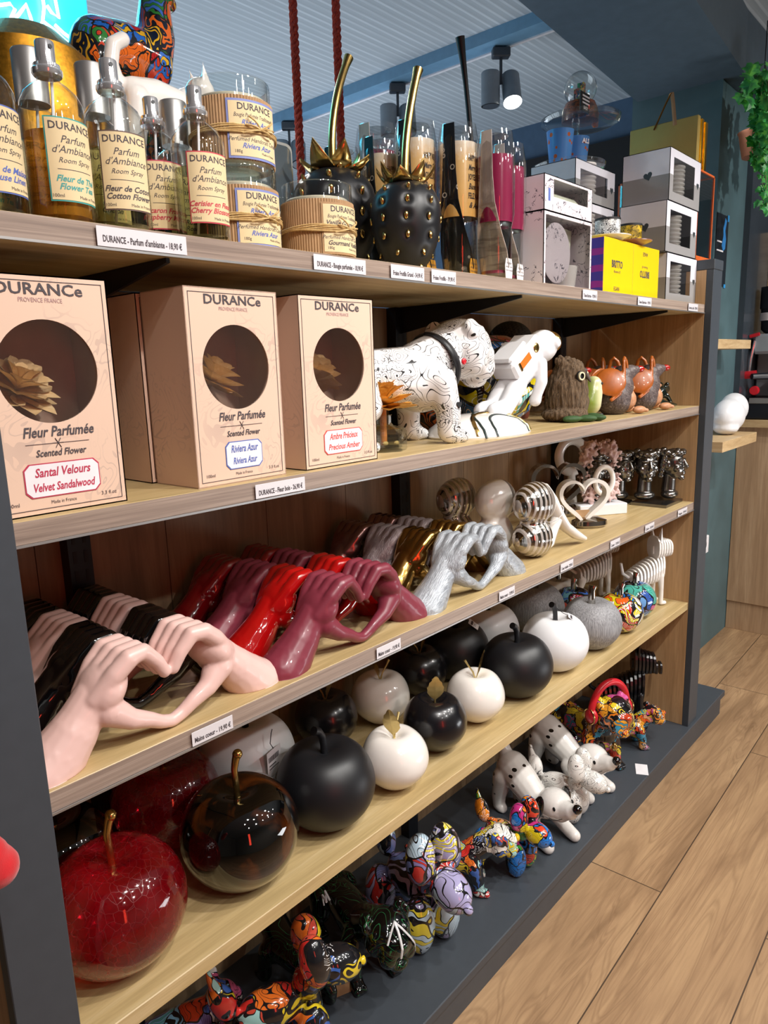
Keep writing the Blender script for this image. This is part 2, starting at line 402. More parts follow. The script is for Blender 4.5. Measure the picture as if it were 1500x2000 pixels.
# ---------------------------------------------------------------- room
def lowered(o): o.location.z += H; return o
def planks(name):
    n = NT(name); v = n.coord((1, 1, 1), (0, 0, RAD(-1.2)))
    b = n.n('ShaderNodeTexBrick'); n.l(v, b.inputs['Vector']); b.offset = .37
    b.inputs['Scale'].default_value = 1; b.inputs['Brick Width'].default_value = 1.35; b.inputs['Row Height'].default_value = .24
    b.inputs['Mortar Size'].default_value = .0016; b.inputs['Mortar Smooth'].default_value = .1
    b.inputs['Color1'].default_value = (0, 0, 0, 1); b.inputs['Color2'].default_value = (1, 1, 1, 1); b.inputs['Mortar'].default_value = (.5, .5, .5, 1)
    sp = n.n('ShaderNodeVectorMath', operation='SCALE'); n.l(b.outputs['Color'], sp.inputs[0]); sp.inputs['Scale'].default_value = 7
    ad = n.n('ShaderNodeVectorMath', operation='ADD'); n.l(n.coord((.9, 8, 1), (0, 0, RAD(-1.2))), ad.inputs[0]); n.l(sp.outputs[0], ad.inputs[1])
    a = n.noise(ad.outputs[0], 1.5, 8, .62, .9)
    f = n.noise(n.coord((6, 110, 1), (0, 0, RAD(-1.2))), 1.6, 3)
    w = n.noise(ad.outputs[0], .75, 2, .4, 1.4)
    ring = n.ramp(n.math('PINGPONG', n.math('MULTIPLY', w.outputs['Fac'], 11), .5), [(0, (0, 0, 0)), (.14, (1, 1, 1)), (.24, (0, 0, 0))])
    col = n.ramp(a.outputs['Fac'], [(.28, srgb('#7a5e42')), (.5, srgb('#a38361')), (.72, srgb('#bc9b74'))])
    col = n.mix(n.math('MULTIPLY', ring, .35), col, srgb('#6d5138'))
    col = n.mix(n.math('MULTIPLY', n.ramp(f.outputs['Fac'], [(.45, (0, 0, 0)), (.65, (1, 1, 1))]), .25), col, srgb('#7d6145'))
    sepc = n.n('ShaderNodeSeparateColor'); n.l(b.outputs['Color'], sepc.inputs[0])
    col = n.mix(n.math('MULTIPLY', sepc.outputs[0], .22), col, srgb('#8d6c4c'))
    crack = n.noise(n.coord((2.2, 26, 1), (0, 0, RAD(-1.2))), 1.0, 5, .7, .5)
    col = n.mix(n.math('MULTIPLY', n.math('GREATER_THAN', crack.outputs['Fac'], .74), .8), col, srgb('#3a3028'))
    col = n.mix(b.outputs['Fac'], col, srgb('#4a3828'))
    n.bump(f.outputs['Fac'], .12, .0006)
    return n.set(col=col, rough=.5)
def reeded(name, c0, c1, f=42):
    n = NT(name); v = n.coord(rot=(0, 0, RAD(0)))
    w = n.n('ShaderNodeTexWave', wave_type='BANDS', bands_direction='Y'); w.inputs['Scale'].default_value = f; w.inputs['Distortion'].default_value = 0; n.l(v, w.inputs[0])
    nn = n.noise(n.coord((1.2, 30, 1)), 2, 3)
    col = n.mix(n.math('MULTIPLY', n.math('GREATER_THAN', w.outputs['Fac'], .78), n.ramp(nn.outputs['Fac'], [(.35, (.2, .2, .2)), (.6, (1, 1, 1))])), srgb(c0), srgb(c1))
    n.bump(w.outputs['Fac'], .3, .003)
    return n.set(col=col, rough=.7)
X0, X1, Y0, Y1, ZC = -3.2, 6.2, -3.4, 8.5, 1.42
lowered(structure('floor', G().box(X0, X1, Y0, Y1, ZF - .05, ZF), planks('oak_plank_floor')))
lowered(structure('ceiling', G().box(X0, X1, Y0, Y1, ZC, ZC + .05), reeded('reeded_ceiling_panel', '#a6afb5', '#bfc8ce', 9)))
wallm = flat('grey_blue_wall', '#55636e', .7); tealm = flat('dark_teal_wall', '#4c666c', .5, 0, 0, .15, 6); darkm = flat('slate_wall', '#39434d', .7)
shopm = flat('warm_white_shop_wall', '#a8a29a', .7)
lowered(structure('wall_left', G().box(X0 - .1, X0, Y0, Y1, ZF, ZC), shopm))
lowered(structure('wall_front', G().box(X0, X1, Y0 - .1, Y0, ZF, ZC), shopm))
lowered(structure('wall_rear', G().box(X0, X1, Y1, Y1 + .1, ZF, ZC), wallm))
lowered(structure('wall_right', G().box(X1, X1 + .1, Y0, Y1, ZF, ZC), darkm))
lowered(structure('wall_far', G().box(3.45, 3.55, .62, 8.4, ZF, ZC), flat('blue_slate_wall', '#46607a', .65)))
lowered(structure('wall_column', G().box(2.9, 6.1, .24, .6, ZF, ZC), tealm))
sof = G(); t = math.tan(RAD(4.87))
for (a, b) in (((-3.1, 6.1),)): pass
ys = lambda x, o: o + (x - 2.9) * t
vs = []
for z in (1.205, ZC):
    vs += [(-3.1, ys(-3.1, .165), z), (2.9, .165, z), (6.1, .165, z), (6.1, .62, z), (2.9, .58, z), (-3.1, ys(-3.1, .58), z)]
sof.raw(vs, [(0, 1, 2, 3, 4, 5), (11, 10, 9, 8, 7, 6)] + [(i, i + 6, (i + 1) % 6 + 6, (i + 1) % 6) for i in range(6)])
lowered(structure('trim_1', sof, flat('dark_soffit_paint', '#4a5a66', .45, 0, 0, .08, 25, .25)))
lowered(structure('trim_2', G().box(2.33, 2.41, .62, 8, ZC - .045, ZC), flat('blue_grey_beam', '#6f9ab8', .5)))
lowered(structure('trim_3', G().box(2.41, 2.425, .62, 8, ZC - .05, ZC), MT['white']))
# dark panel and timber post by the coffee corner
lowered(structure('trim_4', G().box(3.28, 4.4, .215, .24, -.12, 1.2), flat('dark_gloss_panel', '#3b434b', .25, 0, .3, .3, 4)))
lowered(structure('trim_5', G().box(3.62, 3.68, .17, .214, -.12, .72), MT['board']))

LMP = flat('grey_lamp_housing', '#7a868f', .4)
def tracklight(x, y, lab, lit):
    t = thing('track_spotlight', lab, 'spotlight', (x, y, ZC - .05), RAD(-45), 'ceiling track spotlights')
    part('adapter', G().rbox(-.035, .035, -.02, .02, -.035, 0, .004), MT['steel'], t)
    part('stem', G().tube([(0, 0, -.035), (0, 0, -.13)], .006), MT['steel'], t)
    for k, (dx, tl) in enumerate(((-.042, .0), (.042, -.42))):
        T = Matrix.Translation((dx, 0, -.15)) @ Matrix.Rotation(tl, 4, 'X')
        h = part('lamp_head', G().lathe([(0, -.045), (.034, -.045), (.037, -.06), (.037, .06), (.034, .064), (0, .064)], 28, T), LMP, t)
        ln = part('lens', G().lathe([(0, -.062), (.031, -.061), (.0325, -.046), (0, -.046)], 24, T), LENS if (k and lit) else MT['steel'], h)
    return t
LENS = emit('lamp_lens', (1, .97, .88), 14)
tracklight(2.40, .93, 'grey twin spotlight on ceiling track with one lamp lit', True)
tracklight(2.38, 1.45, 'grey twin spotlight on ceiling track behind the sleeved glasses', False)
tracklight(2.36, 2.15, 'grey twin spotlight on ceiling track beside the red ropes', False)

ropem = striated('twisted_red_rope', '#8e1c12', '#d24a2c', 0, (90, 90, 60), .7)
for x, y, lab in ((1.53, 1.18, 'left red rope hanging from the ceiling'), (1.64, 1.09, 'right red rope hanging from the ceiling')):
    t = thing('hanging_rope', lab, 'rope', (x, y, .2), 0, 'red ropes hanging from the ceiling')
    for k in range(3):
        part('strand', G().tube([(.007 * cos(k * 2.09 + z * 90), .007 * sin(k * 2.09 + z * 90), z) for z in [i * .01 for i in range(121)]], .0085, 7), ropem, t)

# neon sign
t = thing('neon_sign', 'cyan neon line sign on a panel coloured like its glow, top left corner', 'neon sign', (.34, 1.25, 1.0), 0)
part('backing_panel', G().rbox(-.75, .50, .0, .012, -.02, .40, .003), flat('glow_cyan_acrylic', '#5fc4e4', .3), t)  # cyan glow of the neon is put into the panel colour
NE = emit('cyan_neon', (.25, .85, 1), 14)
px = lambda u, v: (.254 + u * .00131, .068 - v * .00118 + u * .00036)
zz = [[px(*q) for q in st] for st in (((0, 48), (20, 46), (45, 52), (68, 60), (100, 70), (139, 87), (110, 60), (84, 39), (76, 52), (66, 60), (60, 30), (55, 8), (38, 28), (16, 48)), ((84, 39), (90, 12), (88, -30), (80, -80)),
  ((96, 8), (104, 22), (118, 32), (114, -10), (100, -60)), ((0, 12), (24, 8), (32, 18), (20, 40), (8, 48)), ((108, 46), (124, 62), (146, 78)), ((-40, 30), (0, 10), (10, -40)), ((-120, 20), (-60, -30), (-40, 40), (0, 48)))]
for s_ in zz: part('neon_tube', G().tube([(x, -.012, z) for x, z in s_], .0042, 8), NE, t)

# ---------------------------------------------------------------- shelving unit
u = thing('shelving_unit', 'long oak shelving unit with anthracite posts and a dark plinth', 'shelving unit', (0, 0, ZF))
def up(name, g, mat, parent=u, **k):
    o = part(name, g, mat, parent, **k)
    if parent is u: o.location.z = H
    return o
bp = G(); x = -.06
while x < XR:
    w = .232; bp.box(x, min(x + w - .0015, XR), YB, YB + .016, ZB, Z1 - .026); x += w
up('back_panel', bp, MT['back'], smooth=False)
up('side_panel', G().rbox(XR, XR + .02, 0, YB + .016, ZB, .41, .001), MT['side'], smooth=False)
up('side_panel', G().rbox(-.065, -.045, 0, YB + .016, ZB, Z1 - .026, .001), MT['side'], smooth=False)
up('post', G().rbox(-.066, 0, -.0214, -.0002, ZB, Z1 - .026, .001), MT['steel'], smooth=False)
up('post', G().rbox(XR, XR + .0808, -.0214, -.0002, ZB, .41, .001), MT['steel'], smooth=False)
up('top_cap', G().rbox(XR - .001, XR + .082, -.023, YB + .016, .4102, .44, .0015), MT['steel'], smooth=False)
up('plinth', G().rbox(-.4, 2.4607, -.0319, YB + .05, ZB - .022, ZB, .002).box(-.4, 2.43, -.026, YB + .03, ZB - .0849, ZB - .0221), MT['steel'], smooth=False)
for z in (Z1, Z2, Z3, Z4):
    top = up('shelf_board', G().rbox(-.0445, XR - .0004, .0006, YB - .0006, z - .025, z, .0012), MT['shelf'], smooth=False)
    if z != Z4:
        f = part('front_edge', G().box(-.044, XR - .0006, -.0002, .0004, z - .0245, z - .0006), MT['edge'], top, smooth=False)
        s_ = G()
        for a, b in ((-.044, .71), (.7106, 1.42), (1.4206, XR - .001)): s_.box(a, b, -.0028, -.0003, z - .0275, z - .0248)
        part('plastic_strip', s_, MT['satin'], top, smooth=False)
for x in (.23, 1.045, 1.84):
    g = G().box(x - .019, x + .019, YB - .028, YB - .0005, ZB + .0, Z1 - .026)
    pz = up('upright', g, MT['bracket'], smooth=False)
    g = G(); g.cur = 0; z = ZB + .05
    while z < Z1 - .06:
        g.box(x - .012, x - .006, YB - .0286, YB - .0278, z, z + .02); g.box(x + .006, x + .012, YB - .0286, YB - .0278, z, z + .02); z += .032
    part('slot_row', g, MT['black'], pz, smooth=False)
    for z in (Z1, Z2, Z3, Z4):
        if z == Z4: continue
        o = [(YB - .03, z - .0255), (.02, z - .0255), (.02, z - .031), (YB - .03, z - .085)]
        g = G(); n = 4; g.raw([(x - .0025, a, b) for a, b in o] + [(x + .0025, a, b) for a, b in o], [(0, 1, 2, 3), (7, 6, 5, 4)] + [(i, i + 4, (i + 1) % 4 + 4, (i + 1) % 4) for i in range(4)])
        up('bracket', g, MT['bracket'], smooth=False)

# ---------------------------------------------------------------- price tags on the shelf edges
def price(x0, x1, z, s, lab, grp=None):
    h = .021 if z > .2 else .0195
    w = x1 - x0
    t = thing('price_tag', lab, 'price tag', ((x0 + x1) / 2, -.0028, z - .0138), 0, grp)
    part('paper', G().rbox(-w / 2, w / 2, -.0008, 0, -h / 2, h / 2, .0002), MT['tagpaper'], t, smooth=False)
    g = G(); write(g, s, .0085, 0, -.0025, -.0011, width=w * .88, bold=.0002, zs=1.15)
    part('lettering', g, MT['ink'], t, smooth=False)
price(.13, .242, Z1, "DURANCE - Parfum d'ambiante - 18,90 €", 'price tag under the room spray bottles')
price(.448, .555, Z1, 'DURANCE - Bougie parfumée - 18,90 €', 'price tag under the single scented candle')
price(.613, .697, Z1, 'Fraise Frutilla Grand - 54,90 €', 'price tag under the small black strawberry, left one')
price(.717, .786, Z1, 'Fraise Frutilla - 39,90 €', 'price tag reading Fraise Frutilla - 39,90 €')
price(1.268, 1.34, Z1, 'Tasse licorne - 19,90 €', 'price tag under the flower-patterned mug box')
price(1.574, 1.662, Z1, 'Tasse Espresso - 9,90 €', 'price tag under the yellow boxes')
price(1.94, 2.02, Z1, 'Service à café - 29,90 €', 'price tag under the grey and white boxes')
price(.32, .41, Z2, 'DURANCE - Fleur bois - 26,90 €', 'price tag under the middle flower box')
price(.19, .255, Z3, 'Mains coeur - 19,90 €', 'price tag below the pink heart hands')
price(.55, .612, Z3, 'Mains coeur - 19,90 €', 'price tag below the burgundy heart hands')
price(.926, .986, Z3, 'Mains coeur - 19,90 €', 'price tag below the silver heart hands')
price(1.188, 1.25, Z3, 'Coeur double - 29,90 €', 'price tag below the striped silver couple sculptures')
price(1.456, 1.515, Z3, 'Coeur - 19,90 €', 'price tag below the open heart sculpture')
price(1.684, 1.75, Z3, 'Cadre - 24,90 €', 'price tag below the coral frame')
price(1.94, 2.02, Z3, 'Visages - 29,90 €', 'price tag below the silver face sculptures')

# ---------------------------------------------------------------- coffee corner beyond
t = thing('counter', 'oak counter with a plinth standing by the dark wall', 'counter', (3.38, 0, ZF))
part('worktop', G().rbox(-.03, .8, -1.3, .238, 1.003, 1.036, .001), MT['board'], t, smooth=False)
part('carcass', G().rbox(0, .78, -1.28, .238, .145, 1.0026, .001), MT['counter'], t, smooth=False)
part('plinth', G().rbox(.008, .77, -1.27, .238, 0, .1446, .001), MT['counter'], t, smooth=False)
redk = flat('red_plastic', '#c5202c', .3); blk = flat('black_plastic', '#131720', .4)
msil = flat('brushed_machine_silver', '#a9b0b6', .35, .4)
m = thing('coffee_machine', 'silver and black espresso machine with red knobs on the oak counter', 'coffee machine', (3.395, .02, ZF + 1.036), 0)
part('base', G().rbox(0, .35, -.35, .2, 0, .10, .006), blk, m)
part('tray_front', G().rbox(-.004, 0, -.34, .18, .075, .10, .001), MT['satin'], m)
part('body', G().rbox(.12, .35, -.35, .19, .1, .33, .006), msil, m)
part('head', G().rbox(-.01, .35, -.35, .18, .30, .39, .012), msil, m)
part('badge', G().rbox(-.0115, -.0101, -.06, .02, .335, .36, .0003), MT['white'], m)
part('hopper', G().lathe([(.03, .39), (.05, .41), (.055, .50), (.06, .505), (.06, .6), (0, .6)], 28, Matrix.Translation((.08, .12, 0))), blk, m)
part('hopper_band', G().lathe([(.0565, .45), (.0575, .45), (.0575, .485), (.0565, .485)], 28, Matrix.Translation((.08, .12, 0))), MT['white'], m)
part('portafilter', G().tube([(0, .1, .2), (-.06, .16, .2)], [.016, .014]).rbox(-.0, .12, -.2, .1, .18, .215, .005), blk, m)
part('red_handle', G().tube([(-.03, .21, .205), (-.03, .15, .21)], .018, 14), redk, m)
for y in (.16, .05, -.06): part('knob', G().lathe([(0, -.016), (.018, -.016), (.022, -.006), (.022, 0), (0, 0)], 20, Matrix.Translation((.0, y, .135)) @ Matrix.Rotation(pi / 2, 4, 'Y')), redk, m)
part('steam_lever', G().tube([(-.02, .19, .38), (-.02, .15, .39)], .008, 10), redk, m)
part('milk_wand', G().tube([(-.01, .17, .36), (-.02, .18, .28), (-.015, .185, .22)], .006, 8), MT['chrome'], m)
m = thing('wall_shelf', 'short light oak shelf board on the teal wall, upper one', 'shelf', (2.86, 0, .18))
part('board', G().rbox(-.3, .20, .12, .2398, 0, .036, .001), MT['board'], m, smooth=False)
m = thing('wall_shelf', 'short light oak shelf board under the white rounded vase', 'shelf', (2.86, 0, -.203))
part('board', G().rbox(-.3, .15, .06, .2398, 0, .04, .001), MT['board'], m, smooth=False)
m = thing('rounded_vase', 'white rounded leaning vase on the lower wall shelf', 'vase', (2.89, .14, -.163), 0)
part('body', remesh(G().ell((0, 0, .075), (.10, .06, .07)).ell((.06, 0, .10), (.08, .055, .065)).ell((-.03, 0, .03), (.06, .05, .032)), .006, 4), MT['chalk'], m)
m = thing('wall_poster', 'dark poster with a light blue figure taped to the teal wall', 'poster', (2.985, .2385, .58))
part('sheet', G().box(-.075, .075, -.001, 0, -.14, .14), flat('navy_poster', '#0f1a24', .5), m)
part('blue_figure', G().prism([(0, .02), (.02, .0), (.045, .01), (.05, .05), (.035, .08), (.05, .12), (.03, .13), (.01, .09), (.015, .06)], -.002, -.0012), flat('poster_blue', '#2f7fc4', .5), m)
g = G()
for z, w in ((.03, .04), (-.005, .055), (-.055, .02), (-.075, .03), (-.095, .035), (-.115, .03)): g.box(-.06, -.06 + w * 1.5, -.002, -.0012, z, z + .006)
part('print_lines', g, MT['white'], m, smooth=False)
part('corner_tape', G().box(.06, .08, -.002, -.0012, .12, .145).box(.055, .078, -.002, -.0012, -.145, -.13), flat('blue_tape', '#2f8fd0', .5), m)
m = thing('wall_socket', 'white wall socket low on the dark wall', 'socket', (2.96, .2398, -.67))
part('plate', G().rbox(-.04, .06, -.012, 0, -.04, .04, .003), MT['white'], m)
part('outlet', G().lathe([(0, -.0005), (.02, -.0005), (.022, .001), (.022, .0)], 20, Matrix.Translation((.01, -.0125, 0)) @ Matrix.Rotation(pi / 2, 4, 'X')), MT['chalk'], m)

# ivy
random.seed(4)
iv = thing('hanging_ivy', 'green trailing ivy hanging from a copper basket at the top right', 'plant', (2.72, .06, .93))
lv = G(); stg = G()
def leaf(g, p, s, rz, tilt, roll):
    ol = [(0, .05), (.30, -.10), (.66, -.02), (.62, .30), (.98, .52), (.50, .66), (.30, .95), (0, 1.30), (-.30, .95), (-.50, .66), (-.98, .52), (-.62, .30), (-.66, -.02), (-.30, -.10)]
    T = Matrix.Translation(p) @ Euler((tilt, roll, rz)).to_matrix().to_4x4() @ Matrix.Scale(s, 4)
    vs = [(x, abs(x) * .22, -z) for x, z in ol] + [(0, -.06, -.5)]
    n = len(ol); g.raw(vs, [(i, (i + 1) % n, n) for i in range(n)], T)
for k in range(24):
    bx = random.uniform(-.05, .34); by = random.uniform(-.06, .07)
    L = random.uniform(.10, .30) if k > 4 else random.uniform(.42, .52)
    if k < 5: bx = .07 + .035 * k
    pts = []; x, y = bx, by
    for i in range(int(L / .028) + 2):
        z = .22 - i * .028; x += random.uniform(-.010, .011); y += random.uniform(-.006, .004); pts.append((x, y, z))
        sc_ = random.uniform(.026, .040) * (1 if z > -.05 else .72)
        leaf(lv, (x + random.uniform(-.012, .012), y - random.uniform(.0, .02), z), sc_, random.uniform(-1.5, .2), random.uniform(-.7, .1), random.uniform(-.7, .7))
        if i % 2: leaf(lv, (x + random.uniform(-.02, .02), y + random.uniform(-.01, .02), z - .01), sc_ * .8, random.uniform(-1.8, .8), random.uniform(-.5, .5), random.uniform(-.8, .8))
    stg.tube(pts, .0016, 5)
nl = NT('ivy_green'); nv = nl.noise(nl.coord(), 45, 2)
part('leaves', lv, nl.set(col=nl.ramp(nv.outputs['Fac'], [(.3, srgb('#1f6a38')), (.5, srgb('#3a9c48')), (.7, srgb('#6cc84a'))]), rough=.45), iv, smooth=False)
part('stems', stg, flat('ivy_stem', '#6d7a4a', .7), iv)
part('copper_basket', G().lathe([(0, .0), (.06, .0), (.075, .08), (.08, .09), (.07, .09), (.06, .01), (0, .01)], 20, Matrix.Translation((.2, .04, -.03))), flat('copper_mesh', '#b5714f', .4, .6), iv)
part('hanger', G().tube([(.2, .04, .06), (.2, .04, .44)], .002, 6), MT['bracket'], iv)
# ---------------------------------------------------------------- top shelf: room sprays
def cyl_patch(g, r, z0, z1, a0, a1, n=18, th=.0003):
    vs = []; fs = []
    for i in range(n + 1):
        a = a0 + (a1 - a0) * i / n
        for rr in (r, r + th):
            for z in (z0, z1): vs.append((rr * sin(a), -rr * cos(a), z))
    for i in range(n):
        b = i * 4; c = b + 4
        fs += [(b + 2, c + 2, c + 3, b + 3), (b, b + 1, c + 1, c), (b + 1, b + 3, c + 3, c + 1), (b, c, c + 2, b + 2)]
    fs += [(0, 2, 3, 1), (n * 4, n * 4 + 1, n * 4 + 3, n * 4 + 2)]
    g.raw(vs, fs); return g
BP = [(0, 0), (.031, 0), (.0335, .003), (.0335, .112), (.0325, .122), (.028, .132), (.02, .14), (.012, .146), (.011, .152)]
def liquid(name, col): return glassy(name, col, .03, .05)
LQ = {'amber': flat('amber_perfume', '#d9962f', .15, 0, .3, .05, 20, trans=.75, ior=1.1), 'pale': glassy('pale_green_perfume', (.80, .80, .60), .05), 'clearish': glassy('pale_perfume', (.86, .87, .74), .05)}
def bottle(loc, lab, liq, border, lines, cap='spray', a0=-.2, rz=0, fill=.088, grp='glass room spray bottles on the top shelf'):
    t = thing('spray_bottle', lab, 'perfume bottle', (*loc, Z1), rz, grp)
    part('glass_body', G().lathe(BP, 40), MT['clear'], t)
    part('perfume', G().lathe([(0, .008), (.030, .008), (.0305, .012), (.0305, fill), (0, fill)], 32), LQ[liq], t)
    part('dip_tube', G().tube([(.004, 0, .15), (.0, 0, .09), (-.006, .004, .012)], .0016, 6), MT['white'], t)
    if cap == 'spray':
        part('collar', G().lathe([(0, .151), (.0145, .151), (.0155, .153), (.0155, .157), (.0135, .159), (.0135, .162), (.011, .163), (0, .163)], 28), MT['chrome'], t)
        c = part('spray_head', G().lathe([(0, .163), (.0098, .163), (.0098, .1835), (.009, .185), (0, .185)], 28), MT['chrome'], t)
        part('nozzle', G().lathe([(0, 0), (.0022, 0), (.0022, .0012), (0, .0012)], 12, Matrix.Rotation(a0, 4, 'Z') @ Matrix.Translation((0, -.0095, .178)) @ Matrix.Rotation(pi / 2, 4, 'X')), MT['bracket'], c)
    else:
        part('cap', G().lathe([(0, .148), (.0185, .148), (.0185, .203), (.0175, .2045), (0, .2045)], 32), MT['satin'], t)
    lb = part('label', cyl_patch(G(), .0339, .020, .103, a0 - .86, a0 + .86), border, t)
    part('label_field', cyl_patch(G(), .0343, .0215, .1015, a0 - .815, a0 + .815), MT['paper'], lb)
    W_ = (.0348, a0); g = G()
    write(g, 'DURANCE', .0105, 0, .094, wrap=W_, bold=.00015, space=1.05)
    for s, z, sz in (('Parfum', .081, .0105), ("d'Ambiance", .071, .0105), ('Room Spray', .0605, .0075)): write(g, s, sz, 0, z, wrap=W_, shear=.35)
    cyl = [(-.02 + i * .004) for i in range(11)]
    for a, b in zip(cyl, cyl[1:]): cyl_patch(g, .0346, .0515, .0521, a0 + a / .0348, a0 + b / .0348, 1, .0002)
    write(g, '100ml', .005, -.022, .0255, wrap=W_); write(g, 'Made in France', .0045, .014, .0255, wrap=W_)
    part('lettering', g, MT['ink'], lb, smooth=False)
    g = G(); write(g, lines[0], .0088, 0, .0425, wrap=W_, shear=.35, bold=.0002); write(g, lines[1], .0088, 0, .0345, wrap=W_, shear=.35, bold=.0002)
    part('scent_name', g, lines[2], lb, smooth=False)
    return t
bottle((.119, .045), 'spray bottle with amber liquid and teal-edged label, chrome spray head', 'amber', MT['teal'], ('Fleur de Thé', 'Flower Tea', MT['teal']), fill=.092, a0=.12)
bottle((.189, .043), 'spray bottle with brown-edged label and pale liquid, chrome spray head', 'pale', MT['brown_i'], ('Fleur de Coton', 'Cotton Flower', MT['ink']))
bottle((.283, .112), 'spray bottle with red-edged raspberry label, set slightly back', 'clearish', MT['crimson_i'], ('Macaron Framboise', 'Raspberry Macaron', MT['red_i']))
bottle((.302, .044), 'spray bottle with red-edged cherry label, rightmost of the front row', 'pale', MT['red_i'], ('Cerisier en Fleur', 'Cherry Blossom', MT['red_i']))
bottle((.048, .05), 'spray bottle with blue label lettering cut off at the left edge', 'pale', MT['blue_i'], ('Linge de Maison', 'House Linen', MT['blue_i']), a0=.2)
bottle((.139, .128), 'spray bottle with satin cap behind the amber teal-labelled one', 'amber', MT['maroon'], ('Ambre', 'Amber', MT['maroon']), 'cap', a0=-.1, fill=.08)
bottle((.208, .118), 'spray bottle with satin cap behind the brown-labelled one', 'pale', MT['brown_i'], ('Coton', 'Cotton', MT['ink']), 'cap')
bottle((.271, .182), 'spray bottle with satin cap just left of the white cat', 'pale', MT['brown_i'], ('Olivier', 'Olive', MT['ink']), 'cap')
bottle((.345, .155), 'spray bottle with satin cap behind the cherry-labelled one', 'pale', MT['brown_i'], ('Rose', 'Rose', MT['ink']), 'cap')
bottle((.075, .145), 'spray bottle with satin cap and teal-edged label at the far left', 'amber', MT['teal'], ('Thé Vert', 'Green Tea', MT['teal']), 'cap', a0=.2)

# ---------------------------------------------------------------- candles
def candle(loc, lab, border, a0, name2, z=Z1, sc=1, grp='scented candles in ribbed kraft sleeves'):
    t = thing('scented_candle', lab, 'candle', (*loc, z), 0, grp, sc)
    r = .054
    part('glass_jar', G().lathe([(0, 0), (r - .004, 0), (r - .001, .003), (r - .001, .105), (r - .0015, .1075), (r - .004, .1065), (r - .004, .005), (0, .005)], 56), MT['clear'], t)
    part('wax', G().lathe([(0, .006), (r - .0048, .006), (r - .0048, .085), (r - .007, .087), (.006, .084), (0, .0835)], 40), MT['wax'], t)
    part('wick', G().tube([(0, 0, .082), (.0008, 0, .096)], .0009, 6), MT['white'], t)
    part('kraft_sleeve', G().lathe([(r - .0005, .003), (r + .0005, .003), (r + .0005, .081), (r - .0005, .081)], 168, mod=lambda a, z, q: q + .0011 * (1 if int(a / (2 * pi) * 168 + .5) % 2 else 0) * (1 if q > r else 0)), MT['kraft'], t, ang=20)
    lb = part('label', cyl_patch(G(), r + .0022, .004, .076, a0 - .72, a0 + .72), border, t)
    part('label_field', cyl_patch(G(), r + .0026, .007, .073, a0 - .67, a0 + .67), MT['paper'], lb)
    W_ = (r + .0031, a0); g = G()
    write(g, 'DURANCE', .0115, 0, .0665, wrap=W_, bold=.00015)
    write(g, 'Bougie Parfumée Traditionnelle', .0072, 0, .0565, wrap=W_, shear=.35, width=.064); write(g, 'Perfumed Handcraft Candle', .0072, 0, .0275, wrap=W_, shear=.35)
    write(g, '180g', .0055, -.028, .0125, wrap=W_); write(g, 'Made in France', .004, .018, .0125, wrap=W_)
    part('lettering', g, MT['ink'], lb, smooth=False)
    g = G(); write(g, name2[0], .009, 0, .0475, wrap=W_, shear=.35, bold=.0002); write(g, name2[1], .009, 0, .0195, wrap=W_, shear=.35, bold=.0002)
    part('scent_name', g, name2[2], lb, smooth=False)
    g = G()
    for k in range(5): g.tube([((r + .0045) * sin(a), -(r + .0045) * cos(a), .037 + .0016 * k + .0015 * sin(a * 3 + k)) for a in [2 * pi * i / 40 for i in range(41)]], .0011, 5, cap=False)
    for k in range(7):
        aa = a0 + .05; b = (-1) ** k * .022 * (.6 + .1 * k); c_ = .012 * math.sin(k * 2.1)
        P = lambda s_: ((r + .006 + .004 * sin(pi * s_)) * sin(aa + b * s_ * 18), -(r + .006 + .004 * sin(pi * s_)) * cos(aa + b * s_ * 18), .0405 + c_ * s_ + .004 * s_)
        g.tube([P(i / 5) for i in range(6)], .0012, 5)
    part('raffia_tie', g, MT['raffia'], t)
    return t
rv = ('Riviera Azur', 'Riviera Azur', MT['blue_i'])
candle((.391, .082), 'blue-labelled scented candle, lower one of the stack beside the sprays', MT['purple_b'], -.02, rv)
candle((.388, .082), 'blue-labelled scented candle with raffia, upper one of the stack', MT['purple_b'], -.06, rv, Z1 + .108)
candle((.528, .068), 'vanilla-labelled scented candle standing alone at the shelf edge', MT['kraft'], .05, ('Vanille Gourmande', 'Gourmand Vanilla', MT['ink']))
candle((.555, .19), 'scented candle behind and left of the single vanilla one', MT['kraft'], -.2, ('Vanille', 'Vanilla', MT['ink']))
candle((.46, .19), 'scented candle half hidden right behind the two-high stack', MT['purple_b'], -.2, rv)

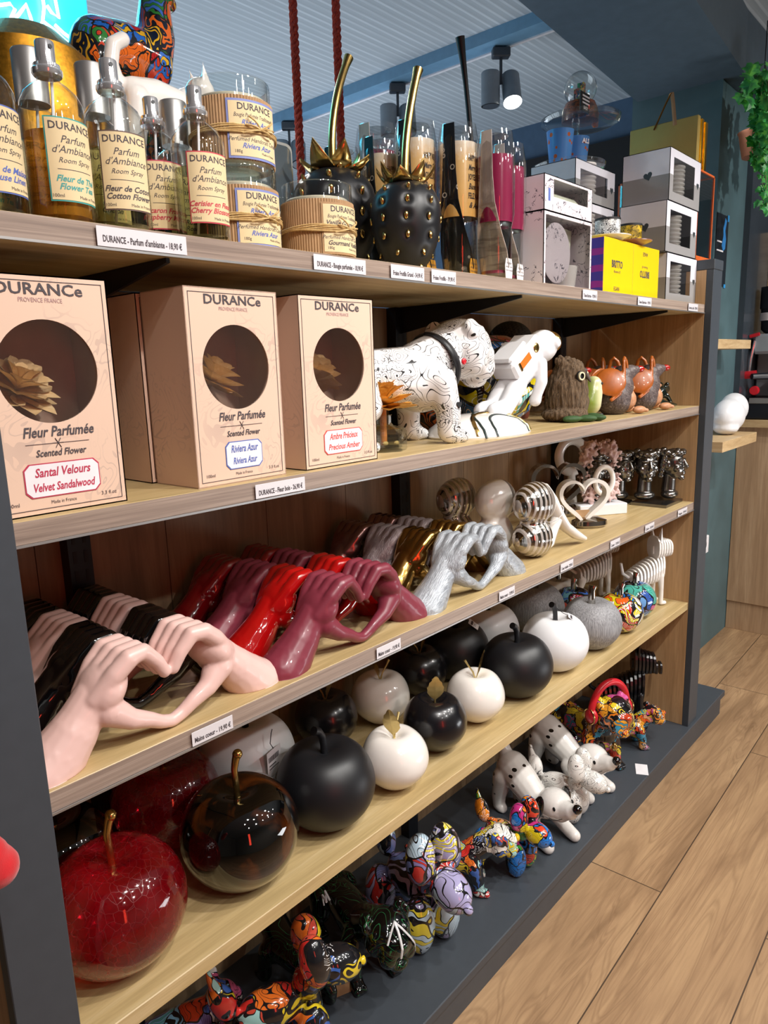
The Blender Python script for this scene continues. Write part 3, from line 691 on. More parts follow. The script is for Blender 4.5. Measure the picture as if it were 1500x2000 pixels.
# ---------------------------------------------------------------- black strawberries
def strawberry(loc, lab, R, seed, stem, rz=0):
    t = thing('strawberry_ornament', lab, 'ornament', (*loc, Z1), rz, 'matte black strawberry ornaments')
    hgt = R * 2.1
    def prof(u):      # u 0 bottom .. 1 top -> r,z
        a = pi * (1 - u)
        z = hgt * (.5 + .5 * cos(a)); w = sin(a) ** .8 if 0 < u < 1 else 0
        return R * w * (.42 + .64 * u ** .75) * (1.0 if u < .8 else 1 - (u - .8) * .2), z + .0
    N, Mh = 120, 80
    seeds = []; k = 0
    rows = 8
    for i in range(rows):
        u = .10 + .80 * i / (rows - 1); r, z = prof(u); cnt = max(5, int(2 * pi * r / (R * .56)))
        for j in range(cnt): a = 2 * pi * (j + (.5 if i % 2 else 0)) / cnt + seed; seeds.append((r * cos(a), r * sin(a), z, a, u))
    g = G(); vs = []
    for i in range(Mh + 1):
        u = i / Mh; r, z = prof(u)
        if u < .06: z = max(z, 0) ; r = max(r, R * .0)
        for j in range(N):
            a = 2 * pi * j / N; vs.append([r * cos(a), r * sin(a), z])
    dr = R * .125
    for s_ in seeds:
        for v in vs:
            dz = v[2] - s_[2]
            if abs(dz) < dr * 2:
                d = math.sqrt((v[0] - s_[0]) ** 2 + (v[1] - s_[1]) ** 2 + dz * dz)
                if d < dr * 1.9:
                    f = 1 - .075 * math.exp(-(d / dr) ** 2 * 1.3) * (R / R); v[0] *= f; v[1] *= f
    fs = [(i * N + j, i * N + (j + 1) % N, (i + 1) * N + (j + 1) % N, (i + 1) * N + j) for i in range(Mh) for j in range(N)]
    fs += [tuple(range(N))[::-1], tuple(Mh * N + j for j in range(N))]
    g.raw(vs, fs); part('fruit', g, MT['matteblack'], t, ang=80)
    g = G()
    for (x, y, z, a, u) in seeds:
        g.ell((x * .975, y * .975, z), (R * .035, R * .05, R * .085), 12, 8, R=(0, (.5 - u) * 1.6 * -1, a))
    part('seeds', g, MT['gold'], t)
    top = hgt * .985
    g = G()
    for k in range(7):
        a = 2 * pi * k / 7 + seed * 2 + .3; L = R * (.52 + .08 * (k % 2)); pts = []
        n = 7; rows_ = []
        for i in range(n + 1):
            s_ = i / n; w = R * .235 * sin(pi * min(.98, .18 + s_ * .82)) ** .8 * (1 if s_ < .99 else .05)
            rad = R * .1 + L * s_; zz = top + R * .02 - R * .10 * sin(s_ * 2.4) + R * .38 * s_ ** 2.4 * (1 if k % 3 else .5)
            for sd in (-1, 0, 1):
                px = rad; py = sd * w; rows_.append((px * cos(a) - py * sin(a), px * sin(a) + py * cos(a), zz + (.03 * R if sd == 0 else .09 * R * s_)))
        m_ = len(rows_); rows2 = [(x, y, z - .004) for x, y, z in rows_]
        fs = []
        for i in range(n):
            for q in (0, 1): b = i * 3 + q; fs += [(b, b + 3, b + 4, b + 1), (m_ + b + 1, m_ + b + 4, m_ + b + 3, m_ + b)]
            b = i * 3; fs += [(b, m_ + b, m_ + b + 3, b + 3), (b + 2, b + 5, m_ + b + 5, m_ + b + 2)]
        fs += [(0, 1, 2, m_ + 2, m_ + 1, m_), (n * 3, m_ + n * 3, m_ + n * 3 + 1, m_ + n * 3 + 2, n * 3 + 2, n * 3 + 1)]
        g.raw(rows_ + rows2, fs)
    part('sepals', g, MT['gold'], t, ang=60)
    pts = [(0, 0, top - R * .1)]
    for s_ in range(1, 13): q = s_ / 12; pts.append((stem[0] * q ** 1.9 + stem[2] * sin(q * pi) * .3, stem[1] * q ** 1.8, top + stem[3] * q))
    part('stem', G().tube(pts, [.0075] * 12 + [.0095], 16), MT['gold'], t, ang=60)
    return t
strawberry((.80, .118), 'smaller matte black strawberry with gold seeds and tall gold stem, in front', .080, .35, (.045, 0, .0, .20))
strawberry((.785, .285), 'larger matte black strawberry with gold seeds, behind the single candle', .104, 1.1, (.055, 0, -.02, .215))

# ---------------------------------------------------------------- sleeved wine and champagne glasses
GP = [(0, 0), (.026, 0), (.027, .002), (.012, .012), (.005, .03), (.004, .075), (.007, .10), (.021, .125), (.031, .15), (.034, .18), (.034, .225), (.030, .268), (.0285, .27), (.0325, .22), (.0325, .18), (.029, .15), (.018, .125), (0, .108)]
GP = [(r, .28 - z) for r, z in GP][::-1]
beer = NT('frothy_gold_band'); bz = beer.n('ShaderNodeSeparateXYZ'); beer.l(beer.coord(), bz.inputs[0])
bn = beer.noise(beer.coord(), 120, 3); bf = beer.math('ADD', bz.outputs[2], beer.math('MULTIPLY', bn.outputs['Fac'], .03))
beerm = beer.set(col=beer.ramp(bf, [(.10, srgb('#e0a64a')), (.235, srgb('#e8c080')), (.262, srgb('#f0e2cc')), (.3, srgb('#f4ece2'))]), rough=.25, coat=.6)
winem = flat('wine_red_band', '#8f1d48', .2, 0, .6, .05)
def sleeve_mat(name, base, fg, kind):
    n = NT(name)
    if kind == 'wood':
        v = n.coord((14, 140, 14)); a = n.noise(n.coord((300, 14, 10)), 1, 4, .6, .4)
        return n.set(col=n.ramp(a.outputs['Fac'], [(.42, srgb(fg)), (.52, srgb(base))]), rough=.6)
    v = n.coord(); vo = n.n('ShaderNodeTexVoronoi', feature='F1'); vo.inputs['Scale'].default_value = 55; n.l(v, vo.inputs[0])
    ring = n.math('LESS_THAN', n.math('ABSOLUTE', n.math('SUBTRACT', vo.outputs['Distance'], .22)), .05)
    s = n.n('ShaderNodeSeparateColor'); n.l(vo.outputs['Color'], s.inputs[0]); k = n.math('GREATER_THAN', s.outputs[0], .62)
    return n.set(col=n.mix(n.math('MULTIPLY', ring, k), srgb(base), srgb(fg)), rough=.35)
slb = sleeve_mat('black_bubble_sleeve', '#10131a', '#c8c2b8', 'dots'); slw = sleeve_mat('grained_cream_sleeve', '#c9bdb4', '#a2958e', 'wood')
def glasspack(loc, lab, kind, rz=0, z=Z1, cat='boxed glass', sc=1.0, words=True):
    t = thing('gift_glass', lab, cat, (*loc, z), rz, 'gift glasses in paper sleeves', sc)
    part('glass', G().lathe(GP, 36), MT['clear'], t)
    if kind == 'beer':
        part('gold_band', G().lathe([(.0352, .12), (.0358, .12), (.0358, .252), (.0352, .252)], 36).lathe([(.0345, .12), (.0350, .12), (.0350, .252), (.0345, .252)], 36), beerm, t)
        g = G()
        for i, (s_, sh) in enumerate((('HAPPY NEW YEAR', 0), ('Merry Christmas', .4), ('JOYEUX NOËL', 0), ('Buon Natale', .4), ('FELIZ NAVIDAD', 0), ('& Amour', .4))):
            write(g, s_, .0145, 0, .222 - i * .0165, wrap=(.0363, .1), shear=sh, bold=.0003, width=.048)
        part('greeting_print', g, MT['black'], t, smooth=False)
    else:
        part('red_band', G().lathe([(.0352, .115), (.0358, .115), (.0358, .24), (.0352, .24)], 36).lathe([(.0345, .115), (.0350, .115), (.0350, .24), (.0345, .24)], 36), winem, t)
        part('base_ribbon', G().lathe([(.0283, .016), (.029, .016), (.029, .022), (.0283, .022)], 24), winem, t)
    # curved paper sleeve on the left of the glass, wide at the foot
    prof = [(-.036, .283), (-.036, .25), (-.037, .2), (-.036, .15), (-.026, .10), (-.012, .06), (-.002, .03), (.004, .008)]
    lft = [(-.038 if kind == 'beer' else -.04, .283), (-.04, .25), (-.041, .2), (-.042, .15), (-.038, .10), (-.032, .05), (-.03, .02), (-.028, .0)]
    g = G(); vs = []
    yw = [.011, .012, .014, .018, .026, .033, .033, .026]
    for (x0, z0), w in zip(prof, yw):
        for sy in (-1, 1): vs.append((x0, sy * w, z0)); vs.append((x0 - .0012, sy * w, z0))
    fs = []
    for i in range(len(prof) - 1):
        a = i * 4; b = a + 4; fs += [(a, a + 2, b + 2, b), (a + 1, b + 1, b + 3, a + 3), (a, b, b + 1, a + 1), (a + 2, a + 3, b + 3, b + 2)]
    g.raw(vs, fs)
    part('paper_sleeve', g, slb if kind == 'beer' else slw, t, smooth=False)
    part('clear_wrap', G().lathe([(.030, .0), (.024, .05), (.030, .09), (.039, .13), (.040, .2), (.0395, .25), (.034, .286)], 28), MT['film'], t)
    g = G(); g.prism([(-.014, .006), (.014, .006), (.017, .03), (.012, .045), (-.012, .045), (-.017, .03)], -.0315, -.0305)
    c_ = part('foot_card', g, flat('ochre_card', '#c98f2e', .5) if kind == 'beer' else MT['white'], t, smooth=False)
    g = G()
    for k, s_ in enumerate(('Designglas', 'design Glass', 'Verre design')): write(g, s_, .006, 0, .036 - k * .007, -.0318, shear=.2)
    part('card_print', g, MT['ink'], c_, smooth=False)
    return t
glasspack((.972, .122), 'champagne gift glass in black sleeve with gold band, nearest the strawberry', 'beer', .15, sc=1.04)
glasspack((.922, .19), 'champagne gift glass in black sleeve, second and tallest one', 'beer', .1, sc=1.08)
glasspack((.905, .265), 'champagne gift glass in black sleeve, third from the front', 'beer', .0, sc=1.02)
glasspack((.86, .335), 'champagne gift glass in black sleeve, rearmost beside the big strawberry', 'beer', 0, sc=.98)
glasspack((.968, .332), 'gift glass in cream sleeve peeking out above the black sleeved ones', 'wine', .1, sc=1.2)
glasspack((1.012, .062), 'gift glass with wine red band in grained cream sleeve, front one', 'wine', .1, sc=.98)
glasspack((1.105, .092), 'gift glass with wine red band in grained cream sleeve, right one', 'wine', .1, sc=.98)

# ---------------------------------------------------------------- patterned mug boxes
def vines(name):
    n = NT(name); v = n.coord(); a = n.noise(v, 34, 2, .5, 1.2); vo = n.n('ShaderNodeTexVoronoi', feature='F1'); vo.inputs['Scale'].default_value = 130; n.l(v, vo.inputs[0])
    m1 = n.math('GREATER_THAN', n.noise(v, 22, 1).outputs['Fac'], .5)
    l1 = n.math('LESS_THAN', n.math('ABSOLUTE', n.math('SUBTRACT', a.outputs['Fac'], .5)), .012)
    dots = n.math('MULTIPLY', n.math('LESS_THAN', vo.outputs['Distance'], .28), n.math('LESS_THAN', n.math('ABSOLUTE', n.math('SUBTRACT', a.outputs['Fac'], .5)), .05))
    return n.set(col=n.mix(n.math('MULTIPLY', n.math('MAXIMUM', l1, dots), m1), srgb('#ddd2d6'), srgb('#5b5560')), rough=.5)
vin = vines('grey_vine_print_card')
def frame_xz(g, x0, x1, z0, z1, hx0, hx1, hz0, hz1, y0, y1):
    g.box(x0, hx0, y0, y1, z0, z1); g.box(hx1, x1, y0, y1, z0, z1); g.box(hx0, hx1, y0, y1, z0, hz0); g.box(hx0, hx1, y0, y1, hz1, z1); return g
def box_shell(g, w, d, h, th=.0015, front=None):
    """open card box, x0..w, y0..d ; front panel optional window (x0,x1,z0,z1)"""
    g.box(0, th, 0, d, 0, h); g.box(w - th, w, 0, d, 0, h); g.box(0, w, d - th, d, 0, h); g.box(0, w, 0, d, 0, th); g.box(0, w, 0, d, h - th, h)
    frame_xz(g, 0, w, 0, h, *front, 0, th); return g
t = thing('mug_box', 'vine-patterned gift box with a window onto a saucer and cup, on the shelf', 'gift box', (1.150, .03, Z1))
part('carton', box_shell(G(), .225, .075, .154, .0016, (.008, .217, .006, .146)), vin, t, smooth=False)
sa = part('saucer', G().lathe([(0, 0), (.03, 0), (.062, .006), (.064, .008), (.06, .009), (.028, .004), (0, .004)], 36, Matrix.Translation((.078, .02, .075)) @ Matrix.Rotation(pi / 2, 4, 'X')), vin, t)
part('cup', G().lathe([(0, 0), (.026, 0), (.032, .05), (.03, .052), (.024, .004), (0, .004)], 30, Matrix.Translation((.165, .04, .004))), MT['ivory'], t)
part('tissue', G().prism([(.11, .07), (.20, .06), (.21, .14), (.05, .15)], .045, .05), flat('pale_tissue', '#eef2d8', .6), t, smooth=False)
part('window', G().box(.009, .216, .0002, .0006, .007, .145), MT['film'], t, smooth=False)
t = thing('mug_box', 'flat vine-patterned gift box lying on top of the windowed one', 'gift box', (1.152, .031, Z1 + .1545))
part('carton', box_shell(G(), .222, .073, .072, .0016, (.04, .20, .03, .066)), vin, t, smooth=False)
part('cloth', G().rbox(.02, .2, .02, .06, .004, .05, .01), flat('pale_cloth', '#e9edd4', .8), t)
part('window', G().box(.041, .199, .0002, .0006, .031, .065), MT['film'], t, smooth=False)
part('blue_mark', G().box(.017, .025, -.0005, 0, .02, .045), MT['blue_i'], t, smooth=False)
t = thing('card_ornament', 'small pale scalloped card standing behind the mug box', 'card', (1.17, .19, Z1))
part('card', G().prism([(-.03, 0), (.03, 0), (.03, .26), (.02, .275), (.012, .262), (-.005, .285), (-.018, .27), (-.03, .278)], 0, .003), flat('pale_card', '#cfc3be', .7), t, smooth=False)

# yellow boxes
yel = flat('yellow_card', '#e3bf08', .4, 0, 0, .02)
pur = NT('purple_wave_card'); pw = pur.n('ShaderNodeTexWave', wave_type='BANDS', bands_direction='Z'); pw.inputs['Scale'].default_value = 8; pw.inputs['Distortion'].default_value = 3; pur.l(pur.coord(), pw.inputs[0])
purm = pur.set(col=pur.ramp(pw.outputs['Fac'], [(0, srgb('#3d2f8c')), (.62, srgb('#8c2384'))], True), rough=.4)
for i, (x, w, flip, lab) in enumerate(((1.437, .172, False, 'yellow cup box with upright lettering, left of the pair'), (1.6105, .172, True, 'yellow cup box with upside-down lettering, right of the pair'))):
    t = thing('cup_box', lab, 'gift box', (x, .028, Z1), 0, 'yellow cup boxes')
    part('carton', G().rbox(0, w, 0, .075, 0, .132, .0008), yel, t, smooth=False)
    part('side_panel', G().box(-.0006, -.0001, .001, .074, .001, .131), purm, t, smooth=False)
    g = G(); cx = w / 2 - .01; f = flip
    write(g, 'BRITTO', .024, cx, .072 if not f else .062, -.0006, bold=.0006, flip=f, width=.062)
    write(g, 'Romero B.', .009, cx, .055 if not f else .079, -.0006, shear=.4, flip=f, width=.038)
    write(g, 'EGAN' if not f else 'ANGE', .014, cx, .014 if not f else .112, -.0006, flip=f, width=.032)
    part('lettering', g, MT['ink'], t, smooth=False)
bw = doodle('black_white_print', '#e8e8e6', '#0c0c0c', 90, .09, 3); gd = doodle('gold_speckle_print', '#d9b430', '#3a2f10', 150, .1, 5)
for (x, y, z, m_, lab) in ((1.535, .066, Z1 + .132, bw, 'black and white espresso cup on a saucer, left one'), (1.66, .062, Z1 + .132, gd, 'gold speckled espresso cup on a saucer, right one')):
    t = thing('espresso_cup', lab, 'cup', (x, y, z))
    part('saucer', G().lathe([(0, 0), (.025, 0), (.057, .011), (.058, .013), (.055, .0135), (.02, .003), (0, .003)], 40), MT['ivory'] if m_ is bw else flat('rose_saucer', '#a06a5c', .3, 0, .4), t)
    part('cup', G().lathe([(0, .003), (.027, .003), (.031, .006), (.031, .055), (.029, .056), (.028, .01), (0, .008)], 36), m_, t)
    part('rim_band', G().lathe([(.0312, .051), (.0318, .051), (.0318, .056), (.0312, .056)], 36), MT['black'], t)
    part('handle', G().tube([(.031, 0, .045), (.045, 0, .045), (.05, 0, .03), (.044, 0, .016), (.031, 0, .014)], .004, 8), MT['ivory'], t)

# grey and white boxes
gw = flat('white_card_upper', '#d5d4dc', .55, 0, 0, .02); gg = flat('grey_card_lower', '#8c8a8a', .6, 0, 0, .02); hrt = flat('dark_heart_print', '#30383c', .5)
def heart2(cx, cz, s, y0, y1, g, n=28, axis='y', tilt=0):
    o = []
    for i in range(n):
        a = 2 * pi * i / n; x = 16 * sin(a) ** 3 / 16; z = (13 * cos(a) - 5 * cos(2 * a) - 2 * cos(3 * a) - cos(4 * a)) / 16
        o.append((cx + s * (x * cos(tilt) - z * sin(tilt)), cz + s * (x * sin(tilt) + z * cos(tilt))))
    if axis == 'y': g.prism(o, y0, y1)
    else:
        vs = [(y0, a, b) for a, b in o] + [(y1, a, b) for a, b in o]; n_ = len(o)
        g.raw(vs, [tuple(range(n_)), tuple(range(2 * n_ - 1, n_ - 1, -1))] + [(i, n_ + i, n_ + (i + 1) % n_, (i + 1) % n_) for i in range(n_)])
    return g
def cupbox(loc, z, lab, rz=0, w=.245, d=.135, h=.134, side=False):
    t = thing('cup_set_box', lab, 'gift box', (*loc, z), rz, 'grey and white cup set boxes')
    win = (.028, w - .05, .025, h - .022)
    g = G(); hh = h * .5; th = .0016
    g.box(0, th, 0, d, 0, hh).box(w - th, w, 0, d, 0, hh).box(0, w, d - th, d, 0, hh).box(0, w, 0, d, 0, th)
    g.box(0, win[0], 0, th, 0, hh).box(win[1], w, 0, th, 0, hh).box(win[0], win[1], 0, th, 0, win[2])
    part('grey_half', g, gg, t, smooth=False)
    g = G(); g.box(0, th, 0, d, hh, h).box(w - th, w, 0, d, hh, h).box(0, w, d - th, d, hh, h).box(0, w, 0, d, h - th, h)
    g.box(0, win[0], 0, th, hh, h).box(win[1], w, 0, th, hh, h).box(win[0], win[1], 0, th, win[3], h)
    part('white_half', g, gw, t, smooth=False)
    part('window', G().box(win[0], win[1], .0002, .0005, win[2], win[3]), MT['film'], t, smooth=False)
    g = G()
    pr = [(0, 0)]
    for k in range(9): pr += [(.029, .0115 * k), (.0365, .0115 * k + .005), (.0365, .0115 * k + .0095), (.031, .0115 * k + .0100)]
    g.lathe(pr + [(0, .104)], 28, Matrix.Translation((.122, .040, .008)))
    part('cup_stack', g, MT['ivory'], t)
    heart2(d * .45, h * .52, .0125, -.0004, -.0001, (g := G()), axis='x', tilt=-.25); heart2(w - .022, h * .5, .01, -.0004, -.0001, g)
    part('heart_print', g, hrt, t, smooth=False)
    return t
cupbox((1.845, .03), Z1, 'grey and white cup set box at the bottom of the right stack')
cupbox((1.828, .03), Z1 + .1345, 'grey and white cup set box in the middle of the right stack', h=.136)
cupbox((1.838, .03), Z1 + .271, 'grey and white cup set box on top of the right stack', h=.137)
cupbox((1.60, .19), Z1, 'grey and white cup set box, bottom of the rear stack', .0, h=.134)
cupbox((1.60, .19), Z1 + .1345, 'grey and white cup set box, middle of the rear stack', .0, h=.134)
cupbox((1.60, .19), Z1 + .269, 'grey and white cup set box, top of the rear stack beside the cake stand', .0, h=.10)

# orange framed display case
t = thing('display_case', 'orange-framed clear display case beside the grey boxes', 'display case', (2.115, .045, .4402))
of = flat('orange_plastic', '#d2622a', .4)
g = G()
for (x, y) in ((0, 0), (.14, 0), (0, .25), (.14, .25)): g.box(x, x + .005, y, y + .005, 0, .27)
g.box(0, .145, 0, .255, 0, .02).box(0, .145, 0, .005, .265, .27).box(0, .145, .25, .255, .265, .27).box(0, .005, 0, .255, .265, .27).box(.14, .145, 0, .255, .265, .27)
part('frame', g, of, t, smooth=False)
part('panes', G().box(.005, .14, .0015, .003, .02, .265).box(.0015, .003, .005, .25, .02, .265).box(.005, .14, .005, .25, .267, .2685), MT['film'], t, smooth=False)
part('red_bag', remesh(G().ell((.07, .09, .055), (.05, .06, .035)).ell((.08, .09, .1), (.03, .04, .03)), .006, 3), flat('red_sweets', '#b5222a', .4), t)
part('yellow_bag', remesh(G().ell((.07, .09, .19), (.045, .05, .04)), .006, 3), flat('amber_sweets', '#c9822a', .35), t)
# gold gift bags
gb = flat('gold_foil_card', '#b59d55', .5, .3, 0, .1, 8); gs = flat('shiny_gold_foil', '#d9a32a', .15, 1, 0, .2, 60)
for k, lab in enumerate(('matte gold gift bag with ribbon handles on the display case', 'shiny gold gift bag just right of the matte gold one', 'shiny gold gift bag, rightmost of the three gold bags')):
    t = thing('gift_bag', lab, 'gift bag', (2.122 + .022 * k, .058 - .004 * k, .7105), 0, 'gold gift bags')
    part('bag', G().rbox(0, .020, 0, .212, 0, .155 - .006 * k, .002), (gb, gs, gs)[k], t, smooth=False)
    if k == 0:
        part('handle', G().tube([(.0, .135, .14), (.0, .105, .20), (.0, .088, .232), (.0, .084, .235)], .006, 6, flat=.3), flat('bronze_ribbon', '#6e5426', .35, .6), t)
        part('handle', G().tube([(.0, .084, .235), (.0, .078, .20), (.0, .07, .14)], .006, 6, flat=.3), MT['kraft'], t)

# cake stand with glasses and a snow globe
t = thing('cake_stand', 'two-tier clear cake stand behind the mug boxes', 'cake stand', (1.79, .29, Z1))
pl = [(0, -.004), (.10, -.004), (.112, .003), (.114, .012), (.108, .012), (.10, .002), (0, .002)]
part('lower_plate', G().lathe([(r * .92, z) for r, z in pl], 44, Matrix.Translation((-.04, 0, .38))), MT['clear'], t)
part('upper_plate', G().lathe(pl, 44, Matrix.Translation((.03, 0, .52))), MT['clear'], t)
part('pillar', G().lathe([(.0, .0), (.06, .0), (.02, .02), (.012, .05), (.012, .37), (0, .37)], 24, Matrix.Translation((-.02, 0, 0))), MT['clear'], t)
part('pillar', G().lathe([(0, .382), (.011, .382), (.011, .514), (0, .514)], 20), MT['clear'], t)
blu = NT('blue_spotted_tumbler_print'); vo = blu.n('ShaderNodeTexVoronoi', feature='F1'); vo.inputs['Scale'].default_value = 48; blu.l(blu.coord(), vo.inputs[0])
blum = blu.set(col=blu.mix(blu.math('LESS_THAN', vo.outputs['Distance'], .28), srgb('#4f86c4'), srgb('#b0592e')), rough=.25, coat=.4)
for k, (x, lab) in enumerate(((1.69, 'blue spotted tumbler on the cake stand, left one'), (1.785, 'blue spotted tumbler on the cake stand, right one with white letters'))):
    t = thing('tumbler', lab, 'glass', (x, .285, Z1 + .3825), 0, 'blue spotted tumblers on the cake stand')
    part('cup', G().lathe([(0, 0), (.029, 0), (.038, .088), (.036, .088), (.027, .003), (0, .003)], 32), blum, t)
    if k: g = G(); write(g, 'ALS', .018, -.002, .073, wrap=(.0385, -.2), bold=.0006); part('lettering', g, MT['white'], t, smooth=False)
t = thing('snow_globe', 'snow globe with a small town inside on the cake stand top tier', 'snow globe', (1.815, .29, Z1 + .5225))
part('globe', G().ell((0, 0, .088), .046, 36, 20), MT['clear'], t)
part('base', G().lathe([(0, 0), (.052, 0), (.05, .03), (.042, .05), (0, .05)], 32), doodle('globe_base_print', '#4a2a22', '#a0522d', 60, .1, 8), t)
part('town', G().box(-.02, -.004, -.014, .01, .055, .085).box(0, .012, -.01, .01, .055, .105).box(.014, .026, -.012, .008, .055, .078), graffiti('town_colours', ['#d9b430', '#2f6fb5', '#2c8a4a', '#b54a2a'], 60, 3), t, smooth=False)
g = G(); part('plaque', G().rbox(-.08, -.03, -.045, -.038, .005, .055, .002), MT['black'], t, smooth=False)
for k in range(3): g.box(-.076, -.034, -.0462, -.0451, .024 + k * .009, .028 + k * .009)
write(g, 'EASY', .012, -.055, .014, -.0455, bold=.0004); part('plaque_print', g, MT['white'], t, smooth=False)
part('figurine', remesh(G().chain([((.052, -.02, .0), .008), ((.054, -.02, .03), .009), ((.054, -.02, .045), .007)]).chain([((.066, -.02, .0), .006), ((.066, -.02, .035), .006)]), .0025, 2), flat('orange_figurine', '#c8702a', .4), t)

# green lit price panel on the far wall
t = thing('menu_panel', 'dark menu board with green lettering on the far wall', 'menu board', (3.44, 1.25, 1.0))
part('board', G().box(-.01, .008, -.6, .5, -.2, .24), MT['black'], t, smooth=False)
g = G()
for k, (y, h_, m_) in enumerate(((-.42, .09, 0), (-.28, .10, 0), (-.12, .09, 1), (.0, .08, 1))): g.rbox(-.014, -.0105, y, y + .028, .02, .02 + h_, .001)
part('green_letters', g, emit('green_light', (.02, .8, .2), .45), t, smooth=False)

# ---------------------------------------------------------------- cats, gold vase, frame, blue cup
def cat(t, mat, name='body', tailpts=None, head=(.095, 0, .275), long=.2, neck=False):
    g = G()
    if neck: g.chain([((-.06, 0, long + .02), .042), ((0, 0, long + .03), .038), ((.05, 0, long + .02), .044), ((.07, 0, long + .06), .036), ((head[0] - .01, 0, head[2] - .02), .028)])
    g.chain([((-.065, 0, long + .01), .034), ((-.02, 0, long + .018), .033), ((.035, 0, long + .01), .034), ((.065, 0, long + .035), .024), ((head[0] - .01, 0, head[2] - .02), .02)])
    g.ell(head, (.03, .029, .026)); g.ell((head[0] + .024, 0, head[2] - .008), (.014, .014, .011))
    for s_ in (-1, 1):
        g.raw([(head[0] - .012, s_ * .026, head[2] + .01), (head[0] + .012, s_ * .024, head[2] + .012), (head[0] - .002, s_ * .008, head[2] + .02), (head[0] - .006, s_ * .024, head[2] + .05)], [(0, 1, 2), (0, 1, 3), (1, 2, 3), (2, 0, 3)])
        g.chain([((.05, s_ * .016, long), .02), ((.055, s_ * .017, long * .5), .012), ((.056, s_ * .017, .012), .0115), ((.066, s_ * .017, .011), .011)])
        g.chain([((-.07, s_ * .017, long), .026), ((-.085, s_ * .018, long * .55), .014), ((-.078, s_ * .018, long * .3), .011), ((-.082, s_ * .018, .012), .0115), ((-.07, s_ * .018, .011), .011)])
    g.chain(tailpts or [((-.09, 0, long + .02), .013), ((-.125, 0, long + .03), .010), ((-.145, 0, long + .07), .009), ((-.135, 0, long + .115), .009), ((-.115, 0, long + .125), .009)])
    part(name, remesh(g, .003, 4), mat, t)
t = thing('cat_figurine', 'tall glossy graffiti-print cat standing at the back of the top shelf', 'cat figurine', (.372, .312, Z1), .0, sc=1.02)
fgm = graffiti('floral_comic_print', ['#c23a1e', '#1f5fb5', '#0f1a30', '#d9a820', '#2c7a34', '#b51f1f', '#3a6fc4', '#e06a20'], 34, 1, .05, .05, .3)
cat(t, fgm, head=(.085, 0, .41), long=.285, neck=True, tailpts=[((-.09, 0, .28), .015), ((-.108, 0, .24), .012), ((-.112, 0, .16), .010), ((-.108, 0, .09), .009)]); t.scale = (.80, 1, 1.02)
t = thing('cat_figurine', 'white glazed cat with raised curled tail, behind the spray bottles', 'cat figurine', (.382, .232, Z1), .0, sc=.74)
cat(t, MT['ivory'], long=.300, head=(.09, -.0, .355), tailpts=[((-.08, 0, .312), .016), ((-.098, 0, .325), .015), ((-.108, 0, .355), .0145), ((-.10, 0, .39), .014), ((-.078, 0, .405), .0135)])
t = thing('gold_vase', 'large rounded glittering gold vase at the far left', 'vase', (.205, .275, Z1))
part('body', G().lathe([(0, 0), (.05, 0), (.075, .04), (.09, .12), (.092, .19), (.078, .255), (.045, .285), (.02, .293), (0, .294)], 44), flat('glitter_gold', '#c98f2e', .33, 1, 0, .25, 220, .4), t)
t = thing('photo_frame', 'grey round-cornered frame behind the candles', 'frame', (.61, .345, Z1))
o = []
for cx, cz, a0_ in ((.11, .25, 0), (.01, .25, 1), (.01, .01, 2), (.11, .01, 3)):
    for k in range(6): a = pi / 2 * (a0_ + k / 5); o.append((cx + .014 * cos(a), cz + .012 * sin(a)))
part('frame', G().prism([(x, z + .003) for x, z in o], 0, .012), MT['satin'], t, smooth=False)
part('glass_pane', G().prism([(.06 + (x - .06) * .94, .133 + (z - .13) * .96) for x, z in o], -.001, -.0002), flat('dark_reflective_pane', '#4c565c', .12, 0, .8, .1, 4), t, smooth=False)
t = thing('printed_cup', 'small blue printed cup beside the gold vase', 'cup', (.325, .345, Z1 + .0))
part('cup', G().lathe([(0, 0), (.028, 0), (.03, .28), (.028, .28), (.026, .003), (0, .003)], 28), flat('sky_blue_plastic', '#6f9ccc', .3), t)
# black stemmed ornament
t = thing('stem_ornament', 'thin curved black stem rising behind the wine red glasses', 'ornament', (1.31, .31, Z1))
part('fruit', G().lathe([(0, 0), (.02, 0), (.05, .03), (.062, .07), (.058, .105), (.035, .13), (.01, .122), (0, .118)], 36), MT['matteblack'], t)
part('stem', G().tube([(-.001 - .062 * (q / 10) ** 2, 0, .11 + .48 * q / 10) for q in range(11)], [.006] * 9 + [.0075, .011], 12), MT['matteblack'], t)
